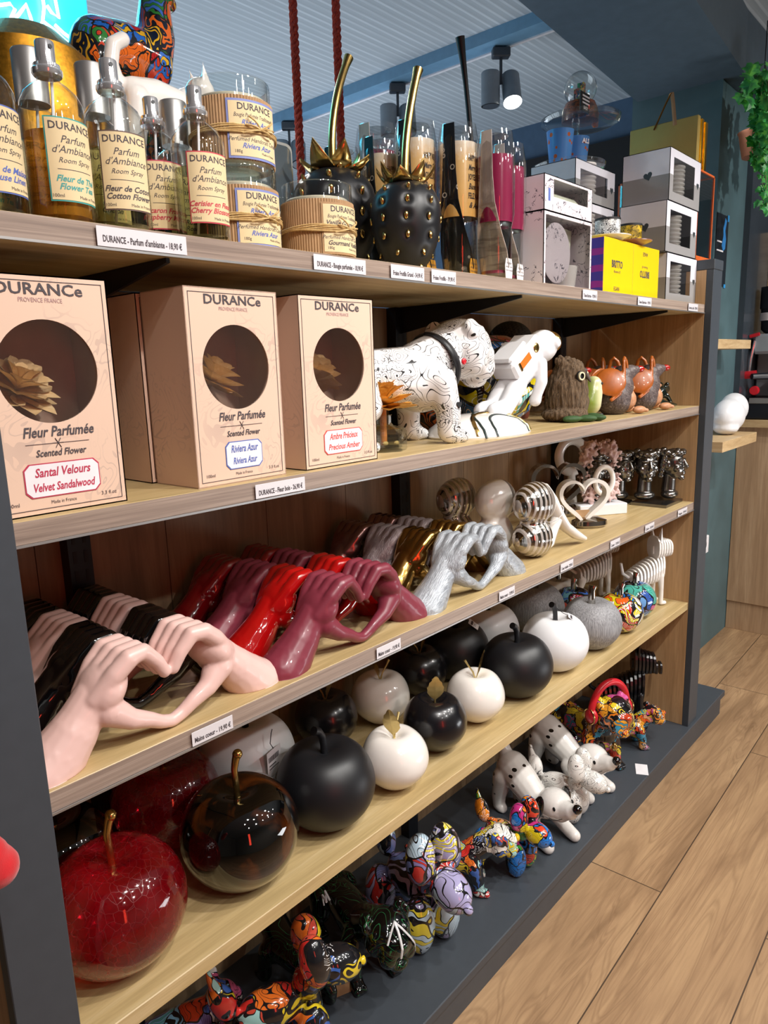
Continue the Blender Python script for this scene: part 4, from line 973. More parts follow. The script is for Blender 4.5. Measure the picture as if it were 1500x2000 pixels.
# ---------------------------------------------------------------- second shelf: scented flower boxes
def botan(name):
    n = NT(name); v = n.coord(); a = n.noise(v, 13, 2, .5, 1.6)
    l = n.math('LESS_THAN', n.math('ABSOLUTE', n.math('SUBTRACT', n.math('PINGPONG', n.math('MULTIPLY', a.outputs['Fac'], 5), .5), .25)), .05)
    m_ = n.ramp(n.noise(v, 7, 1).outputs['Fac'], [(.45, (0, 0, 0)), (.55, (1, 1, 1))])
    return n.set(col=n.mix(n.math('MULTIPLY', n.math('MULTIPLY', l, m_), .5), srgb('#dfc0aa'), srgb('#b49c90')), rough=.55)
bcard = botan('blush_botanical_card')
inner = flat('dusky_card_inside', '#d0ab94', .7); petal = wood('thin_wood_petal', '#d8b07a', '#e8c690', '#f2d8ae', (30, 30, 30), .6, False)
def flowerbox(loc, rz, lab, scent, col, flower, w=.15, d=.095, h=.252):
    t = thing('flower_box', lab, 'gift box', (*loc, Z2), rz, 'pink scented flower boxes')
    th = .0015; cx, cz, rx, rz_ = w * .5, h * .605, .0545, .0545
    g = G(); g.box(0, th, 0, d, 0, h).box(w - th, w, 0, d, 0, h).box(0, w, d - th, d, 0, h).box(0, w, 0, d, 0, th).box(0, w, 0, d, h - th, h)
    # front card with a round opening
    n = 64; outer = []; innr = []
    for i in range(n):
        a = 2 * pi * i / n + pi / 4; innr.append((cx + rx * cos(a), cz + rz_ * sin(a)))
        ca, sa = cos(a), sin(a); k = min((w / 2) / abs(ca) if abs(ca) > 1e-6 else 9, ((h - cz) if sa > 0 else cz) / abs(sa) if abs(sa) > 1e-6 else 9)
        outer.append((cx + ca * k, cz + sa * k))
    for cnr in ((w, h), (0, h), (0, 0), (w, 0)):
        j = min(range(n), key=lambda i: (outer[i][0] - cnr[0]) ** 2 + (outer[i][1] - cnr[1]) ** 2); outer[j] = cnr
    vs = [(x, 0, z) for x, z in outer] + [(x, 0, z) for x, z in innr] + [(x, th, z) for x, z in innr] + [(x, th, z) for x, z in outer]
    fs = []
    for i in range(n):
        j = (i + 1) % n; fs += [(i, j, n + j, n + i), (n + i, n + j, 2 * n + j, 2 * n + i), (2 * n + i, 2 * n + j, 3 * n + j, 3 * n + i)]
    g.raw(vs, fs); part('carton', g, bcard, t, smooth=False)
    part('lining', G().box(th + .0004, w - th - .0004, d - th - .001, d - th - .0004, th, h - th).box(w - th - .001, w - th - .0004, .004, d - th - .001, th, h - th).box(th + .0004, th + .001, .004, d - th - .001, th, h - th).box(th, w - th, .004, d - th - .001, th + .0002, th + .0008), inner, t, smooth=False)
    part('window_film', G().prism([(cx + (rx + .002) * cos(2 * pi * i / 48), cz + (rx + .002) * sin(2 * pi * i / 48)) for i in range(48)], th + .0002, th + .0006), MT['film'], t, smooth=False)
    g = G(); e = .006
    frame_xz(g, e, w - e, e, h - e, e + .0007, w - e - .0007, e + .0007, h - e - .0007, -.0005, -.0001)
    part('border_line', g, MT['ink'], t, smooth=False)
    g = G(); write(g, 'DURANCe', .0185, cx, h * .941, -.0006, width=.092, bold=.0003, zs=.9)
    write(g, 'Fleur Parfumée', .0155, cx + .003, h * .352, -.0006, shear=.25, bold=.0003, width=.078)
    write(g, 'Scented Flower', .0105, cx + .003, h * .262, -.0006, shear=.25, bold=.0002, width=.056)
    g.box(cx - .034, cx + .036, -.0006, -.0002, h * .302, h * .302 + .0005)
    for a in range(6): g.tube([(cx + .001, -.0005, h * .303), (cx + .001 + .006 * cos(a * pi / 3), -.0005, h * .303 + .006 * sin(a * pi / 3))], .0004, 4)
    write(g, '100ml', .006, .02, .014, -.0006); write(g, '3.3 fl.oz', .006, w - .022, .014, -.0006); write(g, 'Made in France', .0055, cx, .0125, -.0006, width=.028)
    part('lettering', g, MT['ink'], t, smooth=False)
    g = G(); write(g, 'PROVENCE FRANCE', .0065, cx, h * .898, -.0006, width=.046); part('subtitle', g, MT['purple_b'] if False else flat('faded_mauve', '#b09090', .6), t, smooth=False)
    # name plate
    pw_, ph = .084 if len(scent[1]) > 13 else .062, .037; c5 = .006; pz = h * .148; px = cx + .002
    def plate(k, y0, y1, m_, nm, par):
        a, b = pw_ / 2 - k, ph / 2 - k; o = [(-a + c5, -b), (a - c5, -b), (a, -b + c5), (a, b - c5), (a - c5, b), (-a + c5, b), (-a, b - c5), (-a, -b + c5)]
        return part(nm, G().prism([(px + x, pz + z) for x, z in o], y0, y1), m_, par, smooth=False)
    q = plate(0, -.0008, -.0002, col, 'name_plate_border', t); plate(.0012, -.0011, -.0008, MT['white'], 'name_plate', q)
    g = G(); write(g, scent[0], .0135, px, pz + .008, -.0013, shear=.25, bold=.0003, width=pw_ * .74); write(g, scent[1], .0125, px, pz - .008, -.0013, shear=.25, bold=.0003, width=pw_ * (.82 if len(scent[1]) > 13 else .66))
    part('scent_name', g, col, q, smooth=False)
    return t
def woodflower(loc, z, lab, s=1, rz=0, tilt=(0, 0), base=False, rr=1):
    t = thing('wooden_flower', lab, 'flower', (*loc, z), rz, None, s, tilt[0], tilt[1])
    g = G(); random.seed(int(loc[0] * 1000))
    for ring, (n, L, el, zz) in enumerate(((9, .066, .05, .0), (8, .06, .28, .006), (7, .05, .6, .012), (6, .042, .95, .017), (5, .03, 1.2, .02))):
        for k in range(n):
            a = 2 * pi * k / n + ring * .4 + random.uniform(-.1, .1); e = el + random.uniform(-.08, .08)
            w = L * .36; pts = []
            prof = [(0, .25), (.35, .9), (.62, 1), (.82, .6), (1, .02)]
            vs = []
            for s_, q in prof:
                rr_ = L * s_; up_ = math.sin(e) * rr_ + zz - .25 * L * s_ * (1 - s_) * (1 if ring < 2 else -1)
                rad = .004 + math.cos(e) * rr_
                for sd in (-1, 0, 1):
                    yy = sd * w * q; cup = abs(sd) * w * q * .35
                    vs.append((rad * cos(a) - yy * sin(a), rad * sin(a) + yy * cos(a), up_ + cup))
            m_ = len(vs); vs += [(x, y, z_ - .0006) for x, y, z_ in vs]
            fs = []
            for i in range(4):
                for q in (0, 1): b = i * 3 + q; fs += [(b, b + 3, b + 4, b + 1), (m_ + b + 1, m_ + b + 4, m_ + b + 3, m_ + b)]
            g.raw(vs, fs)
    part('petals', g, petal, t, smooth=False)
    g = G(); random.seed(3)
    for k in range(14): a = random.uniform(0, 6.28); r_ = random.uniform(0, .009); g.ell((r_ * cos(a), r_ * sin(a), .028 + random.uniform(-.003, .004)), .0035, 8, 6)
    part('bud', g, flat('cream_bud', '#e8dcc0', .8), t)
    if base: return t
    part('wick_stem', G().tube([(0, 0, -.085), (0, 0, 0)], .004, 8), MT['raffia'], t)
    return t
flowerbox((-.004, .018), 0, 'pink scented flower box with red Santal name plate, nearest the left post', ('Santal Velours', 'Velvet Sandalwood'), MT['crimson_i'], None)
flowerbox((.243, .014), .02, 'pink scented flower box with blue Riviera name plate', ('Riviera Azur', 'Riviera Azur'), MT['blue_i'], None)
flowerbox((.236, .114), .0, 'pink scented flower box standing right behind the blue-plated one', ('Riviera Azur', 'Riviera Azur'), MT['blue_i'], None)
flowerbox((.431, .016), .0, 'pink scented flower box with coral Amber name plate, right one', ('Ambre Précieux', 'Precious Amber'), MT['coral_i'], None, w=.158)
woodflower((.052, .066), Z2 + .130, 'pale wooden flower inside the leftmost pink box', .71, tilt=(.42, .3))
woodflower((.306, .062), Z2 + .132, 'pale wooden flower inside the blue-plated pink box', .70, .5, tilt=(.42, .3))
woodflower((.496, .064), Z2 + .132, 'pale wooden flower inside the coral-plated pink box', .70, 1.1, tilt=(.42, .3))
# open diffuser
t = thing('flower_diffuser', 'octagonal glass diffuser with an amber wooden flower beside the boxes', 'diffuser', (.687, .088, Z2))
part('jar', G().lathe([(0, 0), (.040, 0), (.042, .003), (.042, .034), (.038, .04), (.018, .045), (.014, .05), (.014, .062), (.016, .064), (.012, .064), (.012, .047), (.03, .036), (.036, .03), (.036, .006), (0, .006)], 8), MT['clear'], t, smooth=False)
part('oil', G().lathe([(0, .007), (.034, .007), (.034, .026), (0, .026)], 8), glassy('diffuser_oil', (.88, .84, .68), .05), t, smooth=False)
g = G(); random.seed(9)
for k in range(5): g.ell((random.uniform(-.02, .02), random.uniform(-.02, .02), .013), (.007, .004, .004), 8, 6)
part('dried_buds', g, flat('dried_bud', '#c9b48a', .8), t)
part('wick', G().tube([(0, 0, .01), (0, 0, .078)], .006, 10), flat('orange_wick', '#c97a34', .7), t)
wf = woodflower((.687, .088), Z2 + .078, 'tmp', .9, .3, base=True)
petamb = wood('amber_wood_petal', '#c9872a', '#e0a848', '#ecc070', (30, 30, 30), .5, False)
for ch in list(wf.children):
    d = ch; d.parent = t; d.location = (0, 0, .078); d.scale = (.9,) * 3
    d.name = 'petals_top' if 'petals' in ch.name else 'bud_top'
    if 'petals' in d.name: over(d, petamb)
bpy.data.objects.remove(wf)

# ---------------------------------------------------------------- bulldog figures
def bulldog_mesh(vox=.0035, head=(.165, 0, .195), stance=0, big=1.0):
    g = G()
    g.chain([((-.12, 0, .122), .040), ((-.06, 0, .126), .044), ((.02, 0, .122), .052), ((.06, 0, .12), .058)])
    g.ell((.065, 0, .115), (.05, .066, .06)); g.ell((-.115, 0, .125), (.045, .05, .045))
    g.chain([((.06, 0, .135), .048), ((head[0] * .7, 0, (head[2] + .15) / 2), .046), ((head[0] - .01, 0, head[2]), .048)])
    hx, hy, hz = head
    g.ell(head, (.052 * big, .058 * big, .05 * big)); g.ell((hx + .035, 0, hz - .012), (.034 * big, .044 * big, .033 * big))
    for s_ in (-1, 1):
        g.ell((hx + .04, s_ * .026, hz - .034), (.026, .022, .026)); g.ell((hx + .002, s_ * .035, hz - .02), (.03, .026, .03))
        g.ell((hx + .032, s_ * .024, hz + .018), (.016, .014, .012))
        g.ell((hx - .018, s_ * .05, hz + .036), (.017, .012, .02), R=(s_ * .5, .2, 0)); g.ell((hx - .004, s_ * .058, hz + .026), (.012, .008, .016))
        g.chain([((.07, s_ * .044, .11), .032), ((.085, s_ * .052, .06), .023), ((.085, s_ * .052, .022), .021), ((.10, s_ * .053, .015), .019)])
        for k in (-1, 0, 1): g.ell((.115, s_ * .053 + k * .011, .011), (.012, .0075, .011))
        g.chain([((-.115, s_ * .036, .115), .036), ((-.10, s_ * .046, .075), .026), ((-.13, s_ * .046, .045), .018), ((-.125, s_ * .046, .018), .018), ((-.108, s_ * .046, .014), .017)])
        for k in (-1, 0, 1): g.ell((-.095, s_ * .046 + k * .01, .010), (.011, .007, .010))
    g.ell((hx + .066, 0, hz + .002), (.012, .016, .011))
    g.ell((hx + .045, 0, hz - .058), (.022, .026, .016))
    g.chain([((-.155, 0, .155), .014), ((-.168, 0, .17), .009)])
    return remesh(g, vox, 4, .5)
BD = bulldog_mesh()
dw = doodle('pen_doodle_glaze', '#e8e6e6', '#141418', 30, .032, 2)
t = thing('bulldog_figure', 'large white bulldog figure covered in pen doodles with black collar', 'dog figurine', (.752, .118, Z2), -.12, sc=1.06)
part('body', bulldog_mesh(.0035, (.17, 0, .168), 0, 1.14), dw, t)
part('collar', G().tube([(.108 - .020 * cos(a), .053 * sin(a), .145 + .049 * cos(a)) for a in [2 * pi * i / 32 for i in range(33)]], .0115, 10, cap=False, flat=.45), flat('black_leather_collar', '#15161a', .4), t)
part('collar_print', G().ell((.112, -.066, .145), (.006, .003, .006), 10, 6), redk, t)
part('nose', G().ell((.238, 0, .172), (.006, .012, .008), 14, 8), MT['ivory'], t)
g = G(); heart2(.088, .07, .0065, -.0765, -.0735, g); part('heart_print', g, MT['black'], t, smooth=False)

pal_a = ['#d2402a', '#e07a28', '#2a9aa0', '#16161c', '#d9c02a', '#3a6fc8', '#d65a8c', '#e8e4dc']
pal_b = ['#8f84b8', '#c43a34', '#a9a4cc', '#b8d0e0', '#16161c', '#d8c93a', '#8a7f9c', '#6f7fb8']
pal_c = ['#1f74c8', '#d2401e', '#e88a1e', '#3a9a3a', '#d6c01e', '#b8307a', '#101018', '#1f74c8']
pal_d = ['#c8302a', '#e8e4dc', '#e07028', '#9fd0cc', '#18181c', '#d9c02a', '#3a5fa8', '#c84a3a']
pal_e = ['#e07a1e', '#101014', '#c8401e', '#d65a9c', '#3a8fb0', '#e8a030', '#201018', '#d9c02a']
pal_f = ['#7fb8d8', '#3a5fb0', '#d6608a', '#c8401e', '#18181c', '#8a7fc8', '#58b0a8', '#e8e4dc']
grv = {k: graffiti('street_art_glaze_' + k, p_, sc_, i, .05, .035, .4) for i, (k, p_, sc_) in enumerate((('warm', pal_a, 22), ('lilac', pal_b, 24), ('bright', pal_c, 30), ('red', pal_d, 26), ('tiger', pal_e, 30), ('sky', pal_f, 26)))}
t = thing('round_vase', 'round graffiti-print vase behind the leaning astronaut', 'vase', (1.262, .225, Z2), .8, sc=1.08)
part('body', G().lathe([(0, 0), (.04, 0), (.08, .03), (.104, .085), (.098, .14), (.07, .18), (.03, .198), (.018, .2), (0, .198)], 48), graffiti('street_art_vase', ['#d2c01e', '#d2402a', '#d65a8c', '#1f2a3c', '#2a74c8', '#c84a2a', '#3aa0a0'], 15, 5, .07, .05, .55), t)
t = thing('amber_ornament', 'small round tortoiseshell glass ornament between dog and vase', 'ornament', (1.0, .215, Z2))
part('body', G().lathe([(0, 0), (.03, 0), (.052, .03), (.055, .06), (.04, .095), (.012, .105), (0, .1)], 36), doodle('tortoiseshell_glass', '#1c120c', '#a8521e', 30, .1, 4, .1), t)
# astronaut
t = thing('astronaut_figure', 'white astronaut leaning forward on a white dome with gold stripes', 'figurine', (1.005, .098, Z2), -.12, sc=1.0)
g = G()
A = lambda s_, off=0, y=0: (.035 + .185 * s_ - off * .68, y, .042 + .145 * s_ + off * .73)
g.chain([(A(.42), .026), (A(.62), .030), (A(.75), .028)])
g.ell(A(.97), (.043, .038, .036), R=(0, -.6, 0)); g.ell(A(1.02, .0, .037), (.012, .008, .012)); g.ell(A(1.02, 0, -.037), (.012, .008, .012))
for s_ in (-1, 1):
    g.chain([(A(.42, 0, s_ * .014), .022), (A(.25, -.005, s_ * .018), .0205), (A(.12, -.01, s_ * .018), .019), (A(.04, .005, s_ * .018), .018)])
    g.chain([(A(.0, .01, s_ * .018), .017), ((.045 + s_ * .0, s_ * .018, .038), .016)])
    g.chain([(A(.74, -.005, s_ * .03), .014), (A(.6, -.032, s_ * .038), .013), (A(.5, -.05, s_ * .03), .012), (A(.46, -.06, s_ * .026), .014)])
part('suit', remesh(g, .0028, 3), MT['chalk'], t)
Tm = Matrix.Translation(A(.62, .04)) @ Matrix.Rotation(-.665, 4, 'Y')
bpk = part('backpack', G().rbox(-.055, .06, -.034, .034, -.022, .018, .006, Tm).rbox(-.05, .02, -.03, .03, .018, .03, .005, Tm), MT['chalk'], t)
part('flag_patch', G().box(-.03, .008, -.0353, -.0343, -.01, .006, Tm), flat('orange_patch', '#e0701e', .4), bpk, smooth=False)
part('gold_emblem', G().ell(tuple(Tm @ Vector((.035, -.0335, -.004))), (.011, .003, .011), 14, 8).box(-.036, -.031, -.0355, -.0343, -.012, .008, Tm), MT['gold'], bpk)
part('visor', G().ell(A(1.1, -.012), (.024, .030, .026), R=(0, -.6, 0)), MT['gold'], t)
for s_, r_ in ((.30, .0225), (.16, .0215), ): pass
part('dome_base', G().lathe([(0, 0), (.118, 0), (.12, .004), (.112, .018), (.09, .033), (.05, .044), (0, .048)], 56, Matrix.Diagonal((1.08, .80, 1, 1))), MT['ivory'], t)
def dome_arc(r0, w, x0, mat, nm):
    g = G(); n = 40; vs = []
    def zz(x, y):
        q = math.sqrt((x / 1.08) ** 2 + (y / .8) ** 2)
        pr = [(0, .048), (.05, .044), (.09, .033), (.112, .018), (.12, .004), (.121, .001)]
        for (a, za), (b, zb) in zip(pr, pr[1:]):
            if q <= b: return za + (zb - za) * (q - a) / (b - a)
        return None
    pts = []
    for i in range(n + 1):
        a = pi * i / n; x = x0 + r0 * cos(a); y = -.09 + r0 * sin(a) * .9
        z = zz(x, y)
        if z is not None: pts.append((x, y, z))
    if len(pts) > 3: part(nm, g.tube(pts, w, 6, flat=.5), mat, t)
dome_arc(.085, .005, .0, MT['gold'], 'gold_stripe'); dome_arc(.055, .0032, .01, flat('dark_green_stripe', '#1d2b2a', .3), 'green_stripe'); dome_arc(.12, .0035, .05, flat('dark_stripe', '#1d2b2a', .3), 'green_stripe')
# dark bust with woven cap
t = thing('capped_bust', 'dark bust with a woven cap standing in shade behind the astronaut', 'figurine', (1.44, .285, Z2), -.6)
g = G().chain([((0, 0, .02), .05), ((0, 0, .08), .045), ((.01, 0, .14), .05), ((.01, 0, .17), .048)]); g.ell((.05, 0, .14), (.022, .018, .02))
part('bust', remesh(g, .005, 3), flat('dark_terracotta', '#6b2f20', .5), t)
cp = NT('woven_black_knit'); cv = cp.n('ShaderNodeTexChecker'); cv.inputs['Scale'].default_value = 160; cp.l(cp.coord(), cv.inputs[0])
part('cap', remesh(G().ell((-.005, 0, .205), (.062, .058, .055)).ell((-.01, 0, .17), (.06, .058, .03)), .005, 3), cp.set(col=cp.mix(cv.outputs['Fac'], srgb('#12110f'), srgb('#2e2a24')), rough=.8), t)
# owl-like fluffy creature
t = thing('fluffy_owl', 'brown shaggy owl ornament with ringed eyes and green leaf foot', 'owl figurine', (1.41, .105, Z2), -1.35)
def fuzz(me, amp, sc):
    for v in me.vertices:
        n_ = noise.noise(Vector((v.co.x * sc, v.co.y * sc, v.co.z * sc * .2))); v.co += v.normal * n_ * amp
    return me
g = G().chain([((0, 0, .045), .055), ((0, 0, .085), .052), ((.005, 0, .115), .042)]); g.ell((0, -.018, .018), (.058, .055, .02)); g.ell((-.01, -.03, .148), (.014, .012, .014)); g.ell((-.01, .03, .148), (.014, .012, .014))
part('body', fuzz(remesh(g, .0028, 1), .005, 170), MT['fur'], t)
e = G(); ew = G()
for s_ in (-1, 1):
    e.lathe([(0, 0), (.0125, 0), (.0125, .004), (0, .004)], 20, Matrix.Translation((.038, s_ * .024, .112)) @ Matrix.Rotation(s_ * .5, 4, 'Z') @ Matrix.Rotation(pi / 2, 4, 'Y'))
    ew.lathe([(.007, .0), (.0105, .0), (.0105, .0075), (.007, .0075)], 20, Matrix.Translation((.0385, s_ * .024, .112)) @ Matrix.Rotation(s_ * .5, 4, 'Z') @ Matrix.Rotation(pi / 2, 4, 'Y'))
part('eye', e, MT['black'], t); part('eye_ring', ew, flat('cream_eye_ring', '#d8cfae', .4), t)
part('beak', G().lathe([(0, 0), (.007, .004), (.002, .024), (0, .026)], 10, Matrix.Translation((.046, 0, .118)) @ Matrix.Rotation(pi * .82, 4, 'Y')), flat('grey_beak', '#5a5048', .5), t)
g = G()
for x_, y_, a in ((.06, -.035, .3), (.075, .0, 0), (.06, .035, -.4), (.03, -.06, .8)): g.ell((x_, y_, .009), (.026, .015, .009), R=(0, 0, a))
part('leaf_foot', remesh(g, .003, 2), flat('mossy_green', '#2f4f24', .7, 0, 0, .2, 60), t)
# little green bird
t = thing('bird_figurine', 'small green and cream bird between the owl and the moles', 'bird figurine', (1.572, .118, Z2), -.5, None, 1.25)
nb = NT('green_cream_bird_glaze'); sx = nb.n('ShaderNodeSeparateXYZ'); nb.l(nb.coord(), sx.inputs[0])
part('body', remesh(G().chain([((-.004, 0, .028), .027), ((.002, 0, .05), .024), ((.006, 0, .068), .019)]).chain([((-.02, 0, .02), .014), ((-.045, 0, .008), .006)]), .0025, 3), nb.set(col=nb.ramp(nb.math('ADD', sx.outputs[0], .5), [(.49, srgb('#7d8f3a')), (.512, srgb('#ddd8b0'))]), rough=.25, coat=.5), t)
part('mask', G().ell((.014, 0, .07), (.0135, .0165, .006)), MT['black'], t); part('beak', G().lathe([(0, 0), (.003, 0), (0, .012)], 8, Matrix.Translation((.022, 0, .068)) @ Matrix.Rotation(pi / 2, 4, 'Y')), MT['black'], t)
part('feet', G().chain([((.008, -.01, .003), .003), ((.022, -.012, .003), .003)]).chain([((.008, .01, .003), .003), ((.022, .012, .003), .003)]), MT['bracket'], t)
# moles
mg = NT('mole_glaze'); sm_ = mg.noise(mg.coord(), 260, 3); mg.bump(sm_.outputs['Fac'], .5, .001)
molem = mg.set(col=mg.ramp(sm_.outputs['Fac'], [(.3, srgb('#3c302e')), (.6, srgb('#5f5250')), (.75, srgb('#8a7a6c'))]), rough=.5)
tanm = flat('tan_belly_glaze', '#b98560', .45, 0, 0, .15, 200, .3); orm = flat('orange_ochre_glaze', '#a5561a', .35, 0, .4, .2, 40)
def mole(t):
    g = G().chain([((-.012, 0, .038), .044), ((0, 0, .065), .036), ((.008, 0, .09), .026), ((.03, 0, .100), .017), ((.046, 0, .104), .010)])
    part('body', remesh(g, .0025, 3), molem, t)
    part('belly', remesh(G().ell((.014, -.002, .034), (.028, .033, .029)).ell((.026, 0, .062), (.013, .024, .008)), .0025, 2), tanm, t)
    part('nose', G().ell((.056, 0, .105), (.0125, .0085, .0085), 16, 10), flat('glossy_red_nose', '#a81c14', .15, 0, .8), t)
    g = G()
    for s_ in (-1, 1): g.ell((.042, s_ * .026, .010), (.020, .012, .009), R=(0, 0, -s_ * .3)); [g.ell((.058, s_ * .026 + k * .006, .008), (.006, .0035, .005), 10, 6) for k in (-1, 0, 1)]
    part('feet', remesh(g, .002, 1), tanm, t)
    g = G()
    for s_ in (-1, 1):
        g.ell((-.040, s_ * .030, .078), (.036, .008, .034), R=(s_ * .35, .3, s_ * .55))
        g.tube([(-.045, s_ * .04, .035), (-.022, s_ * .042, .05), (-.012, s_ * .040, .075), (-.008, s_ * .034, .10), (-.006, s_ * .028, .125), (-.001, s_ * .022, .133), (.006, s_ * .018, .125), (.012, s_ * .014, .108)], .0048, 8)
    part('orange_wings', remesh(g, .0022, 1), orm, t)
t = thing('mole_figurine', 'grey mole with red nose and orange wings, front left of the moles', 'mole figurine', (1.675, .085, Z2), -.6, 'red-nosed mole figurines', 1.16); mole(t)
copy_thing(t, (1.85, .078, Z2), -.6, 'grey mole with red nose and orange wings, rightmost of the moles', 'red-nosed mole figurines')
copy_thing(t, (1.60, .20, Z2), -.45, 'grey mole with orange wings behind the little green bird', 'red-nosed mole figurines')
copy_thing(t, (1.78, .20, Z2), -.45, 'grey mole with orange wings in the rear between the two front moles', 'red-nosed mole figurines')
t = thing('frog_figurine', 'black and green glazed frog figure beside the rightmost mole', 'frog figurine', (2.0, .10, Z2), -.3)
g = G().chain([((-.03, 0, .028), .026), ((.01, 0, .045), .024), ((.035, 0, .055), .016)])
for s_ in (-1, 1): g.chain([((-.03, s_ * .025, .02), .014), ((.0, s_ * .035, .012), .008), ((.045, s_ * .03, .006), .006)]); g.chain([((.02, s_ * .02, .035), .008), ((.04, s_ * .024, .01), .006), ((.06, s_ * .024, .005), .005)]); g.ell((.03, s_ * .012, .07), .007)
part('body', remesh(g, .0025, 2), flat('dark_green_glaze', '#0f1a14', .1, 0, 1, .6, 40), t)

# ---------------------------------------------------------------- third shelf: heart hands
def hands_mesh():
    g = G()
    for s in (-1, 1):
        g.chain([((s * .160, .003, -.004), .039), ((s * .143, .002, .012), .0355), ((s * .122, 0, .035), .030), ((s * .108, 0, .051), .0265), ((s * .09, 0, .068), .027)])
        g.ell((s * .146, .004, .004), (.026, .037, .026), R=(0, s * .6, 0))
        g.ell((s * .080, .0, .080), (.037, .039, .025), R=(0, s * .9, 0)); g.ell((s * .088, -.0, .072), (.030, .032, .022), R=(0, s * .8, 0))
        for i, y in enumerate((-.030, -.010, .010, .030)):
            L = (1.0, 1.04, 1.0, .93)[i]
            g.chain([((s * .098, y * .55, .074), .012), ((s * .074, y * .9, .101), .0125), ((s * .056, y, .116 * (.99 + .01 * L)), .0125)])
            g.chain([((s * .056, y, .117), .0120), ((s * .036, y * .98, .119 * (.97 + .03 * L)), .0108), ((s * .017, y * .92, .099), .0095), ((s * .0065, y * .85, .081), .0085)], 14)
        g.chain([((s * .082, -.018, .055), .020), ((s * .058, -.024, .036), .0135), ((s * .034, -.024, .025), .0105), ((s * .016, -.022, .014), .0092), ((s * .002, -.022, .0095), .0088)])
        g.chain([((s * .095, -.006, .062), .022), ((s * .070, -.020, .046), .0165)])
    return remesh(g, .0021, 7, .5)
HM = hands_mesh()
for v in HM.vertices: v.co.z = max(v.co.z, 0) 
def hands(x, y, mat, lab, grp, rz=0, sc=1.0):
    t = thing('heart_hands', lab, 'hands sculpture', (x, y, Z3), rz, grp, sc)
    part('hands', HM, mat, t); return t
rows = [(.180, ((.047, MT['pinkskin'], 'powder pink'), (.128, MT['glossblack'], 'glossy black'), (.209, MT['pinkskin'], 'powder pink'), (.290, MT['glossblack'], 'glossy black')), 'pair nearest the left post'),
        (.548, ((.050, MT['burgundy'], 'matte burgundy'), (.131, MT['redgloss'], 'glossy red'), (.211, MT['burgundy'], 'matte burgundy'), (.291, MT['darkredgloss'], 'dark glossy red')), ''),
        (.905, ((.052, MT['silverhand'], 'grained silver'), (.133, MT['goldhand'], 'polished gold'), (.213, MT['pinksilver'], 'pinkish grained silver'), (.293, MT['rosemetal'], 'rose bronze')), '')]
pos = ('front of its row', 'second in its row', 'third in its row', 'rearmost of its row')
for x, lst, _ in rows:
    for k, (y, m_, nm) in enumerate(lst):
        hands(x - (.012 * k if x > .3 else .0), y, m_, '%s heart hands sculpture, %s' % (nm, pos[k]), 'heart hands sculptures', .03 * (-1) ** k)

# striped couple sculptures
def stripes(name, a, b):
    n = NT(name); s = n.n('ShaderNodeSeparateXYZ'); n.l(n.coord(), s.inputs[0]); d = n.noise(n.coord(), 18, 2)
    w = n.math('PINGPONG', n.math('ADD', n.math('MULTIPLY', s.outputs[0], 72), n.math('MULTIPLY', d.outputs['Fac'], .8)), .5)
    f = n.math('GREATER_THAN', w, .27)
    n.bump(w, .8, .004)
    n.set(metal=n.math('SUBTRACT', 1.0, n.math('MULTIPLY', f, .55)), rough=.12, coat=.6)
    return n.set(col=n.mix(f, srgb(a), srgb(b)))
strp = stripes('silver_striped_glaze', '#a8a39c', '#c8c0ba')
def shell_half(g, c, r, n=36, m=12):
    """bowl half facing +x: outer half ellipsoid on the -x side with thickness"""
    vs = []; fs = []
    for k, q in enumerate((1.0, .86)):
        for i in range(m + 1):
            a = pi / 2 * i / m
            for j in range(n):
                b = 2 * pi * j / n; vs.append((c[0] - r[0] * q * cos(a) , c[1] + r[1] * q * sin(a) * cos(b), c[2] + r[2] * q * sin(a) * sin(b)))
    N = (m + 1) * n
    for i in range(m):
        for j in range(n): fs.append((i * n + j, i * n + (j + 1) % n, (i + 1) * n + (j + 1) % n, (i + 1) * n + j)); fs.append((N + i * n + j, N + (i + 1) * n + j, N + (i + 1) * n + (j + 1) % n, N + i * n + (j + 1) % n))
    for j in range(n): fs.append((m * n + j, m * n + (j + 1) % n, N + m * n + (j + 1) % n, N + m * n + j))
    g.raw(vs, fs); return g
